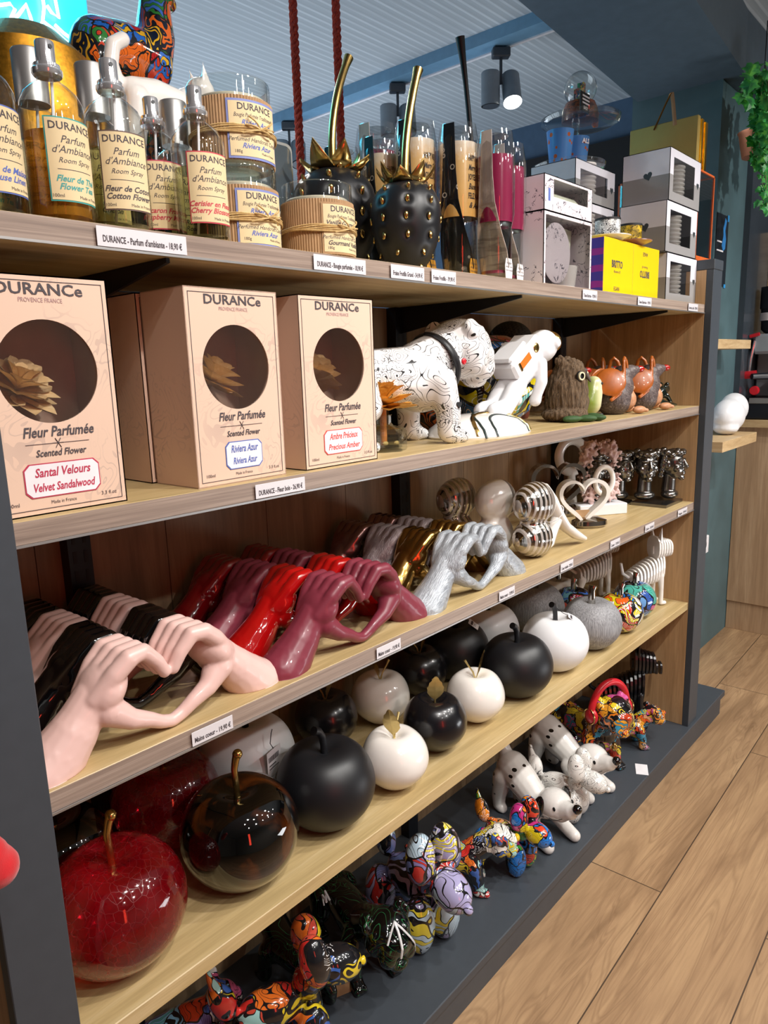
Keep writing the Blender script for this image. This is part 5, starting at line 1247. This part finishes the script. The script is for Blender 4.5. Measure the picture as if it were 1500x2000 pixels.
def couple(x, y, rz, lab, shell, face, leg=True, sc=1):
    t = thing('striped_sculpture', lab, 'sculpture', (x, y, Z3), rz, 'abstract striped couple sculptures', sc)
    g = G().ell((0, 0, .130), (.068, .042, .052)).ell((0, 0, .048), (.066, .045, .048)).chain([((-.018, 0, .075), .026), ((-.018, 0, .10), .026)])
    me = remesh(g, .003, 3)
    for v in me.vertices:
        if v.co.x > .012: v.co.x = .012 + (v.co.x - .012) * .06
        v.co.z = max(v.co.z, 0)
    part('shell', me, shell, t)
    part('face_disc', G().lathe([(0, 0), (.046, 0), (.046, .002), (0, .002)], 36, Matrix.Translation((.0165, 0, .133)) @ Matrix.Rotation(pi / 2, 4, 'Y')).lathe([(0, 0), (.036, 0), (.036, .002), (0, .002)], 36, Matrix.Translation((.0165, 0, .048)) @ Matrix.Rotation(pi / 2, 4, 'Y')), face, t)
    if leg:
        part('leg', G().tube([(.018, -.012, .17), (.045, -.012, .135), (.075, -.012, .09), (.105, -.012, .058), (.15, -.012, .03), (.19, -.012, .012)], [.012, .018, .019, .017, .016, .010], 16, flat=.75), face, t)
        part('arm', G().tube([(.075, -.012, .088), (.055, -.014, .062), (.04, -.014, .028), (.025, -.014, .020), (.02, -.014, .034)], [.015, .013, .012, .012, .01], 12), face, t)
        part('cord', G().tube([(.058 + .022 * cos(a), -.012 + .024 * sin(a), .098 + .018 * cos(a)) for a in [2 * pi * i / 20 for i in range(21)]], .0009, 5, cap=False), MT['white'], t)
    return t
couple(1.205, .075, -.12, 'silver striped couple sculpture with white leg, at the shelf front', strp, MT['ivory'])
couple(1.19, .172, -.12, 'white shelled couple sculpture behind the front striped one', MT['ivory'], strp, False)
couple(1.165, .27, -.12, 'dark silver striped couple sculpture at the back', strp, MT['ivory'], False)
# open hearts
def openheart(x, y, rz, lab, m1, m2, sc=1, foot=True):
    t = thing('heart_sculpture', lab, 'sculpture', (x, y, Z3), rz, 'open heart sculptures', sc)
    def hp(a): return (.0042 * 16 * sin(a) ** 3, .0042 * (13 * cos(a) - 5 * cos(2 * a) - 2 * cos(3 * a) - cos(4 * a)) + .082)
    pts = [hp(.22 + (2 * pi - .44) * i / 60) for i in range(61)]
    vs = []; w = .016
    for (px, pz) in pts:
        q = .0055
        cx_, cz_ = 0, .09; L = math.hypot(px - cx_, pz - cz_); ux, uz = (px - cx_) / L * q, (pz - cz_) / L * q
        vs += [(px + ux, -w, pz + uz), (px + ux, w, pz + uz), (px - ux, w, pz - uz), (px - ux, -w, pz - uz)]
    fs = []
    for i in range(60):
        a, b = i * 4, i * 4 + 4
        for k in range(4): fs.append((a + k, a + (k + 1) % 4, b + (k + 1) % 4, b + k))
    fs += [(0, 1, 2, 3), (243, 242, 241, 240)]
    part('heart_band', G().raw(vs, fs), m1, t, ang=50)
    if foot: part('foot', G().lathe([(0, 0), (.04, 0), (.052, .008), (.05, .02), (.03, .028), (0, .03)], 36, Matrix.Translation((.02, .0, 0)) @ Matrix.Diagonal((1, .55, 1, 1))), m2, t)
    part('cord', G().tube([(.004 * cos(a), .02 * cos(a), .10 + .004 * sin(a)) for a in [2 * pi * i / 16 for i in range(17)]], .0008, 5, cap=False), MT['white'], t)
    part('card', G().rbox(-.02, .02, -.001, 0, .026, .05, .0005), MT['kraft'], t, smooth=False)
    return t
openheart(1.555, .125, -.75, 'white open heart sculpture on a silver foot', MT['ivory'], MT['silver'])
openheart(1.66, .26, -.75, 'taller silver open heart sculpture behind the white one', MT['silver'], MT['silver'], 1.18)
# coral frame
t = thing('coral_sculpture', 'pale pink coral-textured frame with a ring on a white block', 'sculpture', (1.755, .17, Z3), -.62, None, 1.12)
part('block', G().rbox(-.07, .07, -.028, .028, 0, .03, .002), MT['chalk'], t, smooth=False)
g = G(); random.seed(12)
for i in range(640):
    a = random.uniform(0, 2 * pi); ex = .052 * (abs(cos(a)) ** .5) * (1 if cos(a) > 0 else -1); ez = .078 * (abs(sin(a)) ** .5) * (1 if sin(a) > 0 else -1)
    q = random.uniform(.58, 1.06); p = Vector((ex * q, random.uniform(-.016, .016), .115 + ez * q)); d = Vector((ex, random.uniform(-.04, .04), ez)).normalized() * .008
    g.tube([p, p + d], [.0042, .0022], 6)
part('coral', remesh(g, .0022, 1, .3), flat('pale_coral_plaster', '#d0b4b0', .8), t)
part('ring', G().tube([(.026 * cos(a), -.024, .095 + .036 * sin(a)) for a in [2 * pi * i / 32 for i in range(33)]], .007, 12, cap=False), MT['ivory'], t)
t = thing('loop_sculpture', 'white loop sculpture rising behind the coral frame', 'sculpture', (1.80, .285, Z3), -.6)
part('loop', G().tube([(.045 * cos(a), 0, .165 + .05 * sin(a)) for a in [2 * pi * i / 36 for i in range(37)]], .011, 12, cap=False, flat=1.4).tube([(0, 0, .004), (0, 0, .118)], [.02, .011], 14), MT['ivory'], t)
# silver faces
pew = flat('polished_pewter', '#7e7b78', .22, .95, 0, .25, 14)
def face_mesh():
    g = G()
    g.ell((0, 0, .108), (.036, .030, .040)); g.ell((.012, 0, .092), (.026, .024, .03)); g.chain([((-.004, 0, .03), .02), ((-.002, 0, .07), .018)]); g.ell((0, 0, .018), (.024, .03, .014))
    g.chain([((.036, 0, .116), .0045), ((.044, 0, .1), .0058), ((.041, 0, .096), .006)])
    g.ell((.034, 0, .084), (.0075, .011, .0035)); g.ell((.034, 0, .0785), (.007, .009, .0035)); g.ell((.031, 0, .067), (.009, .01, .008))
    for s_ in (-1, 1): g.ell((.030, s_ * .013, .119), (.008, .011, .0035)); g.ell((.029, s_ * .0135, .109), (.006, .007, .004)); g.ell((.022, s_ * .02, .095), (.01, .008, .01)); g.ell((-.002, s_ * .031, .105), (.008, .004, .012))
    for k in range(16):
        a = 2 * pi * k / 16; g.ell((.034 * cos(a) - .003, .030 * sin(a), .138 + .004 * sin(k * 2.3)), (.010, .010, .008))
    for k in range(10):
        s_ = -1 if k % 2 else 1; g.ell((-.01 - .002 * (k // 2), s_ * .031, .13 - .014 * (k // 2)), (.008, .006, .009))
    return remesh(g, .0017, 2, .4)
FM = face_mesh()
for i, (x, y, hs, lab) in enumerate(((2.005, .098, ((.036, -.036, -1.5), (-.030, .020, -2.4)), 'pair of silver woman heads on a metal plate, front right'), (1.905, .225, ((.030, -.040, -1.9), (-.034, .012, -2.5)), 'pair of silver woman heads on a metal plate, rear left'))):
    t = thing('face_sculpture', lab, 'sculpture', (x, y, Z3), 0, 'silver face sculptures')
    part('plate', G().rbox(-.068, .074, -.066, .050, 0, .010, .001), pew, t, smooth=False)
    for (hx, hy, a) in hs:
        h = part('head', FM, pew, t); h.location = (hx, hy, .009); h.rotation_euler = (0, 0, a); h.scale = (1.12,) * 3
# ---------------------------------------------------------------- fourth shelf: apples
def apple_prof(R, dimple=.34, low=.14, sq=.98, n=44, bottom=.55, topw=1.0):
    pts = []
    for i in range(n + 1):
        a = pi * i / n                      # 0 = bottom pole
        rho = 1 - dimple * math.exp(-((pi - a) / .42) ** 2) - low * math.exp(-(a / .5) ** 2)
        r = R * rho * sin(a) ; z = -R * sq * rho * cos(a)
        if z < 0: r *= 1 - (1 - bottom) * (min(1, -z / (R * sq)) ** 2.2) * .75
        pts.append((max(r, 0), z))
    zm = min(z for r, z in pts); return [(r if 0 < i < n else 0, z - zm) for i, (r, z) in enumerate(pts)]
def big_apple(loc, lab, R, mat, stemcol=None, stem='black', z=Z4, rz=0, grp='large decorative apples', bottom=.75, lobes=0.0):
    t = thing('decorative_apple', lab, 'apple ornament', (*loc, z), rz, grp)
    pr = apple_prof(R, bottom=bottom)
    part('fruit', G().lathe(pr, 72, mod=(lambda a, z_, r: r * (1 + lobes * cos(5 * a) * (z_ / R)))), mat, t, ang=80)
    top = pr[-1][1]
    if stem == 'black': part('stem', G().tube([(0, 0, top - .003), (-.001, 0, top + R * .2), (-.004, 0, top + R * .38), (-.012, .0, top + R * .52), (-.022, 0, top + R * .58)], [R * .075, R * .07, R * .075, R * .085, R * .09], 14), stemcol or MT['matteblack'], t)
    elif stem == 'gold':
        pts = [(0, 0, top - .004), (-.001, 0, top + R * .25), (-.002, 0, top + R * .5), (.002, 0, top + R * .66), (.006, 0, top + R * .74)]
        g = G().tube(pts, [R * .055] * 3 + [R * .065, R * .075], 14); g.ell(pts[-1], R * .085, 16, 10); part('stem', g, stemcol or MT['gold'], t)
    elif stem == 'silver': part('stem', G().tube([(0, 0, top - .003), (0, 0, top + R * .5), (.006, 0, top + R * .62)], [R * .13, R * .12, R * .15], 14), stemcol or MT['silver'], t)
    return t
def crackle(name, dark, lite, line, trans):
    n = NT(name); v = n.coord((1, 1, .75)); d = n.noise(v, 22, 3); ds = n.n('ShaderNodeVectorMath', operation='SCALE'); n.l(d.outputs['Color'], ds.inputs[0]); ds.inputs['Scale'].default_value = .02
    av = n.n('ShaderNodeVectorMath', operation='ADD'); n.l(v, av.inputs[0]); n.l(ds.outputs[0], av.inputs[1])
    lines = None
    for sc_, w in ((78, .018), (170, .014)):
        ve = n.n('ShaderNodeTexVoronoi', feature='DISTANCE_TO_EDGE'); ve.inputs['Scale'].default_value = sc_; n.l(av.outputs[0], ve.inputs['Vector'])
        l = n.math('LESS_THAN', ve.outputs['Distance'], w); l = n.math('MULTIPLY', l, 1.0 if sc_ < 100 else .35); lines = l if lines is None else n.math('MAXIMUM', lines, l)
    nn = n.noise(v, 16, 4); col = n.ramp(nn.outputs['Fac'], [(.35, srgb(dark)), (.65, srgb(lite))])
    br = n.n('ShaderNodeBump'); br.inputs['Strength'].default_value = .5; br.inputs['Distance'].default_value = .0015; n.l(lines, br.inputs['Height']); n.l(br.outputs[0], n.b.inputs['Normal'])
    return n.set(col=n.mix(n.math('MULTIPLY', lines, .5), col, srgb(line)), rough=n.math('ADD', n.math('MULTIPLY', lines, .3), .06), trans=trans, ior=1.45, coat=.6, crough=.02)
redglass = crackle('red_crackled_glass', '#a80616', '#d81a2c', '#b8585e', .86)
def smoky(name, a, b, trans, sc=9):
    n = NT(name); nn = n.noise(n.coord(), sc, 4, .6, 1.0)
    return n.set(col=n.ramp(nn.outputs['Fac'], [(.5, srgb(a)), (.66, srgb(b))]), rough=.04, trans=trans, coat=1, crough=.02, ior=1.45)
blackglass = smoky('smoked_amber_glass', '#040404', '#5a2a08', .16)
def glass_apple(loc, lab, R, mat):
    return big_apple(loc, lab, R, mat, MT['gold'], 'gold', bottom=.85)
glass_apple((.112, .098), 'large red crackled glass apple with gold stem, nearest the left post', .0955, redglass)
glass_apple((.322, .096), 'large smoky black glass apple with gold knob stem', .094, blackglass)
glass_apple((.30, .275), 'large dark red crackled glass apple behind the smoky black one', .092, redglass)
glass_apple((.115, .285), 'smoky black glass apple behind the red one by the left post', .082, blackglass)
big_apple((.508, .092), 'large matte black apple with black stem beside the smoky glass one', .0885, MT['matteblack'])
def hangtag(par, x, y, z, rz, w=.036, h=.045, s=1, tilt=0):
    q = part('paper_tag', G().rbox(-w / 2, w / 2, -.0006, 0, -h, 0, .0002), MT['white'], par, smooth=False); q.location = (x, y, z); q.rotation_euler = (tilt, 0, rz)
    g = G(); random.seed(2)
    xx = -w * .4
    while xx < w * .36: bw_ = random.uniform(.0006, .0018); g.box(xx, xx + bw_, -.001, -.0007, -h * .42, -h * .22); xx += bw_ + random.uniform(.0008, .0015)
    g.box(-w * .38, w * .1, -.001, -.0007, -h * .58, -h * .54); g.box(-w * .38, w * .3, -.001, -.0007, -h * .70, -h * .67)
    part('tag_print', g, MT['ink'], q, smooth=False)
    part('tag_string', G().tube([(0, 0, 0), (-.006, .002, .012), (.002, .004, .028), (.006, .004, .034)], .0008, 5), MT['bracket'], q)
t = big_apple((.474, .272), 'large white apple with barcode tag behind the black glass and matte ones', .0915, MT['chalk']); hangtag(t, -.01, -.093, .13, .3, .044, .05)
big_apple((1.159, .094), 'large matte black apple between the small white and the big white apple', .0875, MT['matteblack'])
t = big_apple((1.352, .095), 'large white apple with black stem and paper tag, front row', .0875, MT['chalk']); hangtag(t, .012, -.030, .150, .5, .034, .03, tilt=-.95)
t = big_apple((1.15, .272), 'large matte black apple in the back row behind the small white one', .0875, MT['matteblack']); hangtag(t, .012, -.034, .155, .5, .034, .03, tilt=-.95)
big_apple((1.318, .282), 'large white apple in the back row behind the black one', .0865, MT['chalk'])
big_apple((1.56, .275), 'grey combed plaster apple in the back row', .088, MT['greyrib'], MT['silver'], 'silver', lobes=.02)
big_apple((1.545, .086), 'grey combed plaster apple with metal stem, front row', .0835, MT['greyrib'], MT['silver'], 'silver', lobes=.02)
big_apple((1.74, .292), 'pale pinkish apple at the back beside the graffiti ones', .07, MT['ivory'], MT['silver'], 'silver')
big_apple((1.715, .074), 'graffiti apple with yellow and red swirls, front row', .0675, graffiti('yellow_red_swirl_glaze', ['#d9c81e', '#c8301e', '#e8e4dc', '#2a74c8', '#d9c81e', '#e0601e', '#18181c'], 21, 7, .06, .04, .5), MT['silver'], 'silver')
big_apple((1.86, .09), 'graffiti apple with blue and violet swirls, rightmost', .066, graffiti('blue_violet_swirl_glaze', ['#6fa0d8', '#8a7fc8', '#4fb0a0', '#c85a4a', '#3a5fb0', '#d66a9a', '#18181c'], 21, 9, .06, .04, .5), MT['silver'], 'silver')
big_apple((1.69, .215), 'graffiti apple in red and blue behind the yellow one', .066, graffiti('red_blue_swirl_glaze', ['#c8401e', '#3a6fc8', '#18181c', '#6fb0c8', '#d66a4a', '#b83a6a', '#d9c81e'], 21, 11, .06, .04, .5), MT['silver'], 'silver')
# small apples with metal leaves
def small_apple(loc, lab, mat, rz, R=.066, leafside=1):
    t = thing('leaf_apple', lab, 'apple ornament', (*loc, Z4), rz, 'small apples with metal leaves')
    pr = apple_prof(R, .40, .12, 1.02, bottom=.42)
    part('fruit', G().lathe(pr, 64, mod=lambda a, z_, r: r * (1 + .018 * cos(5 * a) * (z_ / R - .6))), mat, t, ang=80)
    top = pr[-1][1]
    part('stem', G().tube([(0, 0, top - .003), (.006, 0, top + .016), (.018, 0, top + .034), (.024, 0, top + .044)], [.0018, .0018, .002, .0028], 8), MT['palegold'], t)
    vs = []; fs = []; n = 10
    for i in range(n + 1):
        s_ = i / n; w = .016 * sin(pi * (s_ ** .8)) + .0008; L = .056 * s_
        for sd in (-1, -.5, 0, .5, 1):
            serr = 1 + .1 * (i % 2) * (abs(sd) == 1)
            vs.append((-.004 - L * .28, sd * w * serr, top + .008 + L * 1.05 + (.0015 * abs(sd) * 2) + .0012 * (i % 2) * abs(sd)))
    m_ = len(vs); vs += [(x - .0008, y, z - .0002) for x, y, z in vs]
    for i in range(n):
        for q in range(4): b = i * 5 + q; fs += [(b, b + 5, b + 6, b + 1), (m_ + b + 1, m_ + b + 6, m_ + b + 5, m_ + b)]
    l = part('leaf', G().raw(vs, fs).tube([(0, 0, top - .003), (-.004, 0, top + .010), (-.010, 0, top + .034)], .0013, 6), MT['palegold'], t, smooth=False)
    return t
small_apple((.668, .068), 'small white apple with gold leaf, front left of the small ones', MT['ivory'], .3, .0655)
small_apple((.828, .092), 'small black apple with gold leaf between two white ones in front', MT['satinblack'], .8, .0675)
small_apple((.984, .096), 'small white apple with upright gold leaf, front right of the small ones', MT['ivory'], 2.2, .0665)
small_apple((.694, .285), 'small black apple with gold leaf, rear left', MT['satinblack'], 2.0, .068)
small_apple((.845, .262), 'small white apple with gold leaf, rear one', MT['ivory'], -.4, .067)
small_apple((1.012, .282), 'small black apple with gold leaf, rear right under the shelf', MT['satinblack'], 2.4, .069)

# ---------------------------------------------------------------- slatted cats
def slat_animal(t, mat, dog=False):
    """figure of parallel upright plates spaced along the body"""
    g = G()
    def plate(x, cz, ry, rz_, th=.0045, sq=2.6):
        n = 20; o = []
        for i in range(n):
            a = 2 * pi * i / n; c_, s_ = cos(a), sin(a)
            o.append((ry * abs(c_) ** (2 / sq) * (1 if c_ > 0 else -1), cz + rz_ * abs(s_) ** (2 / sq) * (1 if s_ > 0 else -1)))
        vs = [(x - th / 2, a, b) for a, b in o] + [(x + th / 2, a, b) for a, b in o]
        g.raw(vs, [tuple(range(n)), tuple(range(2 * n - 1, n - 1, -1))] + [(i, n + i, n + (i + 1) % n, (i + 1) % n) for i in range(n)])
    for i in range(11):                     # body rising to the shoulders
        s_ = i / 10; plate(-.062 + .011 * i, .090 + .036 * s_, .028 + .010 * sin(pi * s_), .029 + .020 * s_, .0062)
    for i in range(6): s_ = i / 5; plate(.026 + .0098 * i, .190 - .004 * s_, .032 - .004 * s_, .038 - (.010 * s_), .006)
    if dog:
        for i in range(2): plate(.084 + .011 * i, .172, .018, .017)
    else: plate(.082, .178, .018, .016)
    g.box(-.06, .05, -.004, .004, .085, .10).box(.02, .075, -.004, .004, .17, .195).box(.03, .042, -.007, .007, .10, .18)
    for s_ in (-1, 1):
        g.raw([(.030, s_ * .028, .21), (.030, s_ * .010, .218), (.037, s_ * .028, .21), (.037, s_ * .010, .218), (.033, s_ * .026, .262)], [(0, 1, 4), (1, 3, 4), (3, 2, 4), (2, 0, 4), (0, 2, 3, 1)])
    part('slats', g, mat, t, smooth=False)
    g = G()
    for s_ in (-1, 1):
        g.chain([((.040, s_ * .020, .10), .011), ((.044, s_ * .021, .05), .0075), ((.044, s_ * .021, .008), .0075), ((.058, s_ * .021, .007), .007)])
        g.chain([((-.055, s_ * .021, .08), .014), ((-.064, s_ * .022, .045), .008), ((-.058, s_ * .022, .008), .0075), ((-.046, s_ * .022, .007), .007)])
    part('legs', remesh(g, .0022, 2), mat, t)
    part('tail', G().tube([(-.066, 0, .10), (-.088, 0, .115), (-.096, 0, .15)], [.006, .005, .004], 8), mat, t)
t = thing('slatted_cat', 'white slatted cat figurine standing at the right end of the apple shelf', 'cat figurine', (1.985, .105, Z4), -.55, 'white slatted cats', 1.02)
slat_animal(t, MT['ivory'])
copy_thing(t, (1.935, .265, Z4), -.55, 'white slatted cat figurine behind, in the shade of the shelf', 'white slatted cats')
t = thing('slatted_dog', 'black slatted standing animal at the right end of the plinth', 'dog figurine', (1.965, .16, ZB), -.95, None, 1.25)
slat_animal(t, MT['satinblack'], True)

# ---------------------------------------------------------------- plinth: dog figures
def balloon(t, mat, knot=True):
    g = G()
    g.ell((-.005, 0, .088), (.052, .030, .030)); 
    for s_ in (-1, 1):
        g.ell((.050, s_ * .026, .046), (.0275, .0265, .048)); g.ell((-.055, s_ * .026, .044), (.0265, .0265, .046))
        g.ell((.058, s_ * .026, .168), (.024, .0235, .040), R=(s_ * .16, -.15, 0))
    g.ell((.050, 0, .115), (.022, .024, .026)); g.ell((.098, 0, .128), (.040, .029, .029), R=(0, .25, 0))
    g.ell((-.075, 0, .122), (.019, .019, .034), R=(0, -.35, 0))
    part('body', remesh(g, .003, 2, .4), mat, t)
    part('nose_knot', G().ell((.138, 0, .119), (.008, .008, .008), 12, 8), mat, t)
    part('tail_tip', G().tube([(-.084, 0, .15), (-.09, 0, .168), (-.092, 0, .18)], [.008, .005, .003], 10), mat, t)
T1 = 'balloon-style dog figures'
t = thing('balloon_dog', 'large lilac and red graffiti balloon-style dog, front middle', 'dog figurine', (.80, .145, ZB), -1.8, T1, 1.36); balloon(t, grv['lilac'])
copy_thing(t, (1.11, .095, ZB), -1.6, 'blue and orange graffiti balloon-style dog beside the white spotted dog', T1, .95, {'body': grv['bright'], 'nose_knot': grv['bright'], 'tail_tip': grv['bright']})
wdl = doodle('white_doodle_glaze', '#e2e0dc', '#26262a', 30, .02, 6, .15)
copy_thing(t, (1.385, .09, ZB), -1.5, 'white doodled balloon-style dog between the two spotted dogs', T1, .98, {'body': wdl, 'nose_knot': wdl, 'tail_tip': wdl})
copy_thing(t, (.395, .135, ZB), -.5, 'teal, white and orange graffiti balloon-style dog cut by the bottom edge', T1, 1.22, {'body': grv['red'], 'nose_knot': grv['red'], 'tail_tip': grv['red']})
T2 = 'standing bulldog figures'
t = thing('bulldog_figurine', 'red and white graffiti bulldog with yellow nose in the middle of the plinth', 'dog figurine', (.955, .145, ZB), -.85, T2, .66)
part('body', BD, grv['red'], t); part('nose', G().ell((.232, 0, .196), (.012, .017, .013), 16, 10), flat('yellow_glaze', '#d9b41e', .12, 0, 1), t)
t = thing('bulldog_figurine', 'black bulldog with white paint drips, front left of the plinth', 'dog figurine', (.655, .187, ZB), -1.85, T2, .82)
drip = doodle('black_drip_glaze', '#060607', '#1f5a34', 14, .018, 13, .08)
part('body', BD, drip, t); part('nose', G().ell((.232, 0, .197), (.010, .015, .011), 16, 10), MT['glossblack'], t)
wp = flat('white_drip_glaze', '#d8dadc', .2, 0, .6)
g = G()
def onbody(pts, w):
    g.tube(pts, w, 6, flat=.6)
onbody([(.205, -.004, .246), (.218, .008, .232), (.226, .026, .205), (.222, .04, .18), (.214, .046, .15)], .0032); onbody([(.205, -.004, .246), (.224, -.006, .235), (.236, -.008, .222), (.246, -.010, .205), (.243, -.012, .18)], .003); onbody([(.205, -.004, .246), (.215, -.02, .232), (.222, -.035, .21)], .0025)
onbody([(-.03, -.052, .165), (-.06, -.05, .172), (-.045, -.054, .15), (-.075, -.051, .15), (-.06, -.055, .13)], .003)
part('white_drips', g, wp, t)
t = thing('bulldog_figurine', 'black bulldog with a white zigzag and upright tail, partly hidden in shade', 'dog figurine', (.515, .225, ZB), 1.45, T2, .66)
part('body', BD, drip, t); part('raised_tail', G().tube([(-.14, 0, .16), (-.15, 0, .21), (-.145, 0, .26)], [.014, .011, .009], 12), MT['glossblack'], t)
g = G(); onbody([(-.06, -.062, .07), (-.05, -.064, .14), (-.03, -.062, .09), (-.01, -.066, .15), (.01, -.064, .07)], .0035); part('white_zigzag', g, wp, t)
t = thing('paper_label', 'grey paper tag between the two black bulldogs', 'tag', (.575, .13, ZB), -.4); part('sheet', G().rbox(-.028, .028, -.0008, 0, 0, .075, .0003), MT['kraft'], t, smooth=False)
# headphone bulldog
t = thing('bulldog_figurine', 'tiger-coloured graffiti bulldog wearing big red headphones', 'dog figurine', (1.69, .16, ZB), -1.95, T2, .90)
BD2 = bulldog_mesh(.004, (.125, 0, .235), 0, 1.08)
part('body', BD2, grv['tiger'], t)
hp = part('headband', G().tube([(.105, .078 * cos(a), .235 + .095 * sin(a)) for a in [pi * i / 28 for i in range(29)]], .012, 14), redk, t)
for s_ in (-1, 1): e_ = part('ear_cup', G().ell((.105, s_ * .076, .228), (.026, .015, .028), 24, 14), redk, t); part('gold_trim', G().tube([(.105 + .024 * cos(a), s_ * .086, .228 + .026 * sin(a)) for a in [2 * pi * i / 24 for i in range(25)]], .0022, 6, cap=False), MT['gold'], e_)
part('gold_bell', G().ell((.155, -.02, .125), (.010, .010, .016), 16, 10), MT['gold'], t)
part('collar', G().tube([(.092 + .012 * cos(a), .056 * sin(a), .175 + .05 * cos(a)) for a in [2 * pi * i / 28 for i in range(29)]], .009, 8, cap=False, flat=.5), flat('maroon_collar', '#4a1a1c', .4), t)
t = thing('paper_label', 'white paper tag lying on the plinth beside the headphone bulldog', 'tag', (1.735, -.004, ZB), .45); part('sheet', G().rbox(-.03, .03, -.018, .018, .0, .0012, .0003), MT['white'], t, smooth=False)
t = thing('paper_label', 'white paper tag leaning behind the red graffiti bulldog', 'tag', (1.0, .215, ZB), -.5); part('sheet', G().rbox(-.03, .03, -.0008, 0, 0, .09, .0003), MT['white'], t, smooth=False)
t = thing('bulldog_figurine', 'small orange graffiti bulldog at the right end of the plinth', 'dog figurine', (1.835, .095, ZB), -.75, T2, .56)
part('body', BD, grv['tiger'], t); part('nose', G().ell((.232, 0, .196), (.010, .015, .011), 16, 10), grv['sky'], t)
# small lying graffiti dog bottom left
t = thing('lying_dog', 'small lying graffiti dog with a white ear at the bottom edge', 'dog figurine', (.30, .29, ZB), -.35, None, .85)
g = G().chain([((-.07, 0, .04), .04), ((0, 0, .045), .042), ((.05, 0, .05), .036)]); g.ell((.085, 0, .075), (.038, .036, .034)); g.ell((.115, 0, .065), (.018, .022, .018))
for s_ in (-1, 1): g.chain([((.05, s_ * .035, .02), .017), ((.11, s_ * .035, .014), .014)]); g.chain([((-.08, s_ * .035, .025), .022), ((-.04, s_ * .045, .014), .014)]); g.ell((.075, s_ * .03, .105), (.014, .009, .018))
part('body', remesh(g, .003, 3), grv['sky'], t)
part('white_ear', G().ell((.075, .033, .115), (.012, .007, .018), 14, 8), MT['ivory'], t)
# spotted dogs in a play bow
spot_n = NT('white_glaze_black_specks'); sv = spot_n.n('ShaderNodeTexVoronoi', feature='F1'); sv.inputs['Scale'].default_value = 26; spot_n.l(spot_n.coord((1, 1, 1.6)), sv.inputs[0])
sepx = spot_n.n('ShaderNodeSeparateXYZ'); spot_n.l(spot_n.coord(), sepx.inputs[0])
dotm = spot_n.math('MULTIPLY', spot_n.math('LESS_THAN', sv.outputs['Distance'], .2), spot_n.math('LESS_THAN', sepx.outputs[0], .085))
spotm = spot_n.set(col=spot_n.mix(dotm, srgb('#dfdcd8'), srgb('#101012')), rough=.15, coat=.8)
g = G()
g.chain([((-.085, 0, .135), .048), ((-.03, 0, .112), .045), ((.03, 0, .082), .036), ((.06, 0, .082), .03)])
g.chain([((-.115, 0, .165), .022), ((-.132, 0, .20), .014), ((-.138, 0, .235), .009)])
for s_ in (-1, 1):
    g.chain([((-.09, s_ * .03, .11), .032), ((-.10, s_ * .038, .05), .022), ((-.10, s_ * .038, .018), .018), ((-.085, s_ * .038, .014), .016)])
    g.chain([((.03, s_ * .03, .07), .024), ((.07, s_ * .045, .032), .018), ((.11, s_ * .048, .018), .018), ((.125, s_ * .048, .016), .017)])
g.ell((.095, 0, .115), (.050, .046, .042)); g.chain([((.12, 0, .112), .034), ((.155, 0, .125), .022), ((.172, 0, .137), .014)])
BOW = remesh(g, .003, 4)
def bow(x, y, rz, lab, s):
    t = thing('spotted_dog', lab, 'dog figurine', (x, y, ZB), rz, 'white spotted dog figures', s)
    part('body', BOW, spotm, t)
    for s_ in (-1, 1): part('ear', G().ell((.084, s_ * .051, .112), (.019, .009, .040), 18, 12, R=(s_ * .12, .25, 0)), MT['glossblack'], t)
    part('nose', G().ell((.180, 0, .145), (.013, .013, .013), 18, 12), MT['glossblack'], t)
    for s_ in (-1, 1): part('eye', G().ell((.128, s_ * .033, .128), (.005, .0025, .006), 12, 8), MT['black'], t)
    part('mouth_line', G().tube([(.150, -.024, .108), (.140, -.031, .101), (.128, -.0365, .097), (.116, -.039, .098)], .0009, 5), MT['black'], t)
    part('collar', G().tube([(.050 + .006 * cos(a), .034 * sin(a), .088 + .034 * cos(a)) for a in [2 * pi * i / 24 for i in range(25)]], .003, 6, cap=False), MT['ivory'], t)
bow(1.29, .125, -1.9, 'white spotted dog with black ears and raised rump, front left one', .95)
bow(1.545, .15, -1.8, 'white spotted dog with black ears behind the white doodled dog', .97)
# red plush in front of the left post
t = thing('plush_toy', 'red plush toy peeking in at the left edge', 'plush toy', (-.112, -.12, -.272), 0)
g = G().chain([((-.12, 0, -.02), .05), ((-.03, 0, 0), .034), ((.01, 0, .0), .024)]); g.ell((.02, .0, -.012), (.021, .024, .019))
part('body', remesh(g, .004, 4), MT['redcloth'], t)
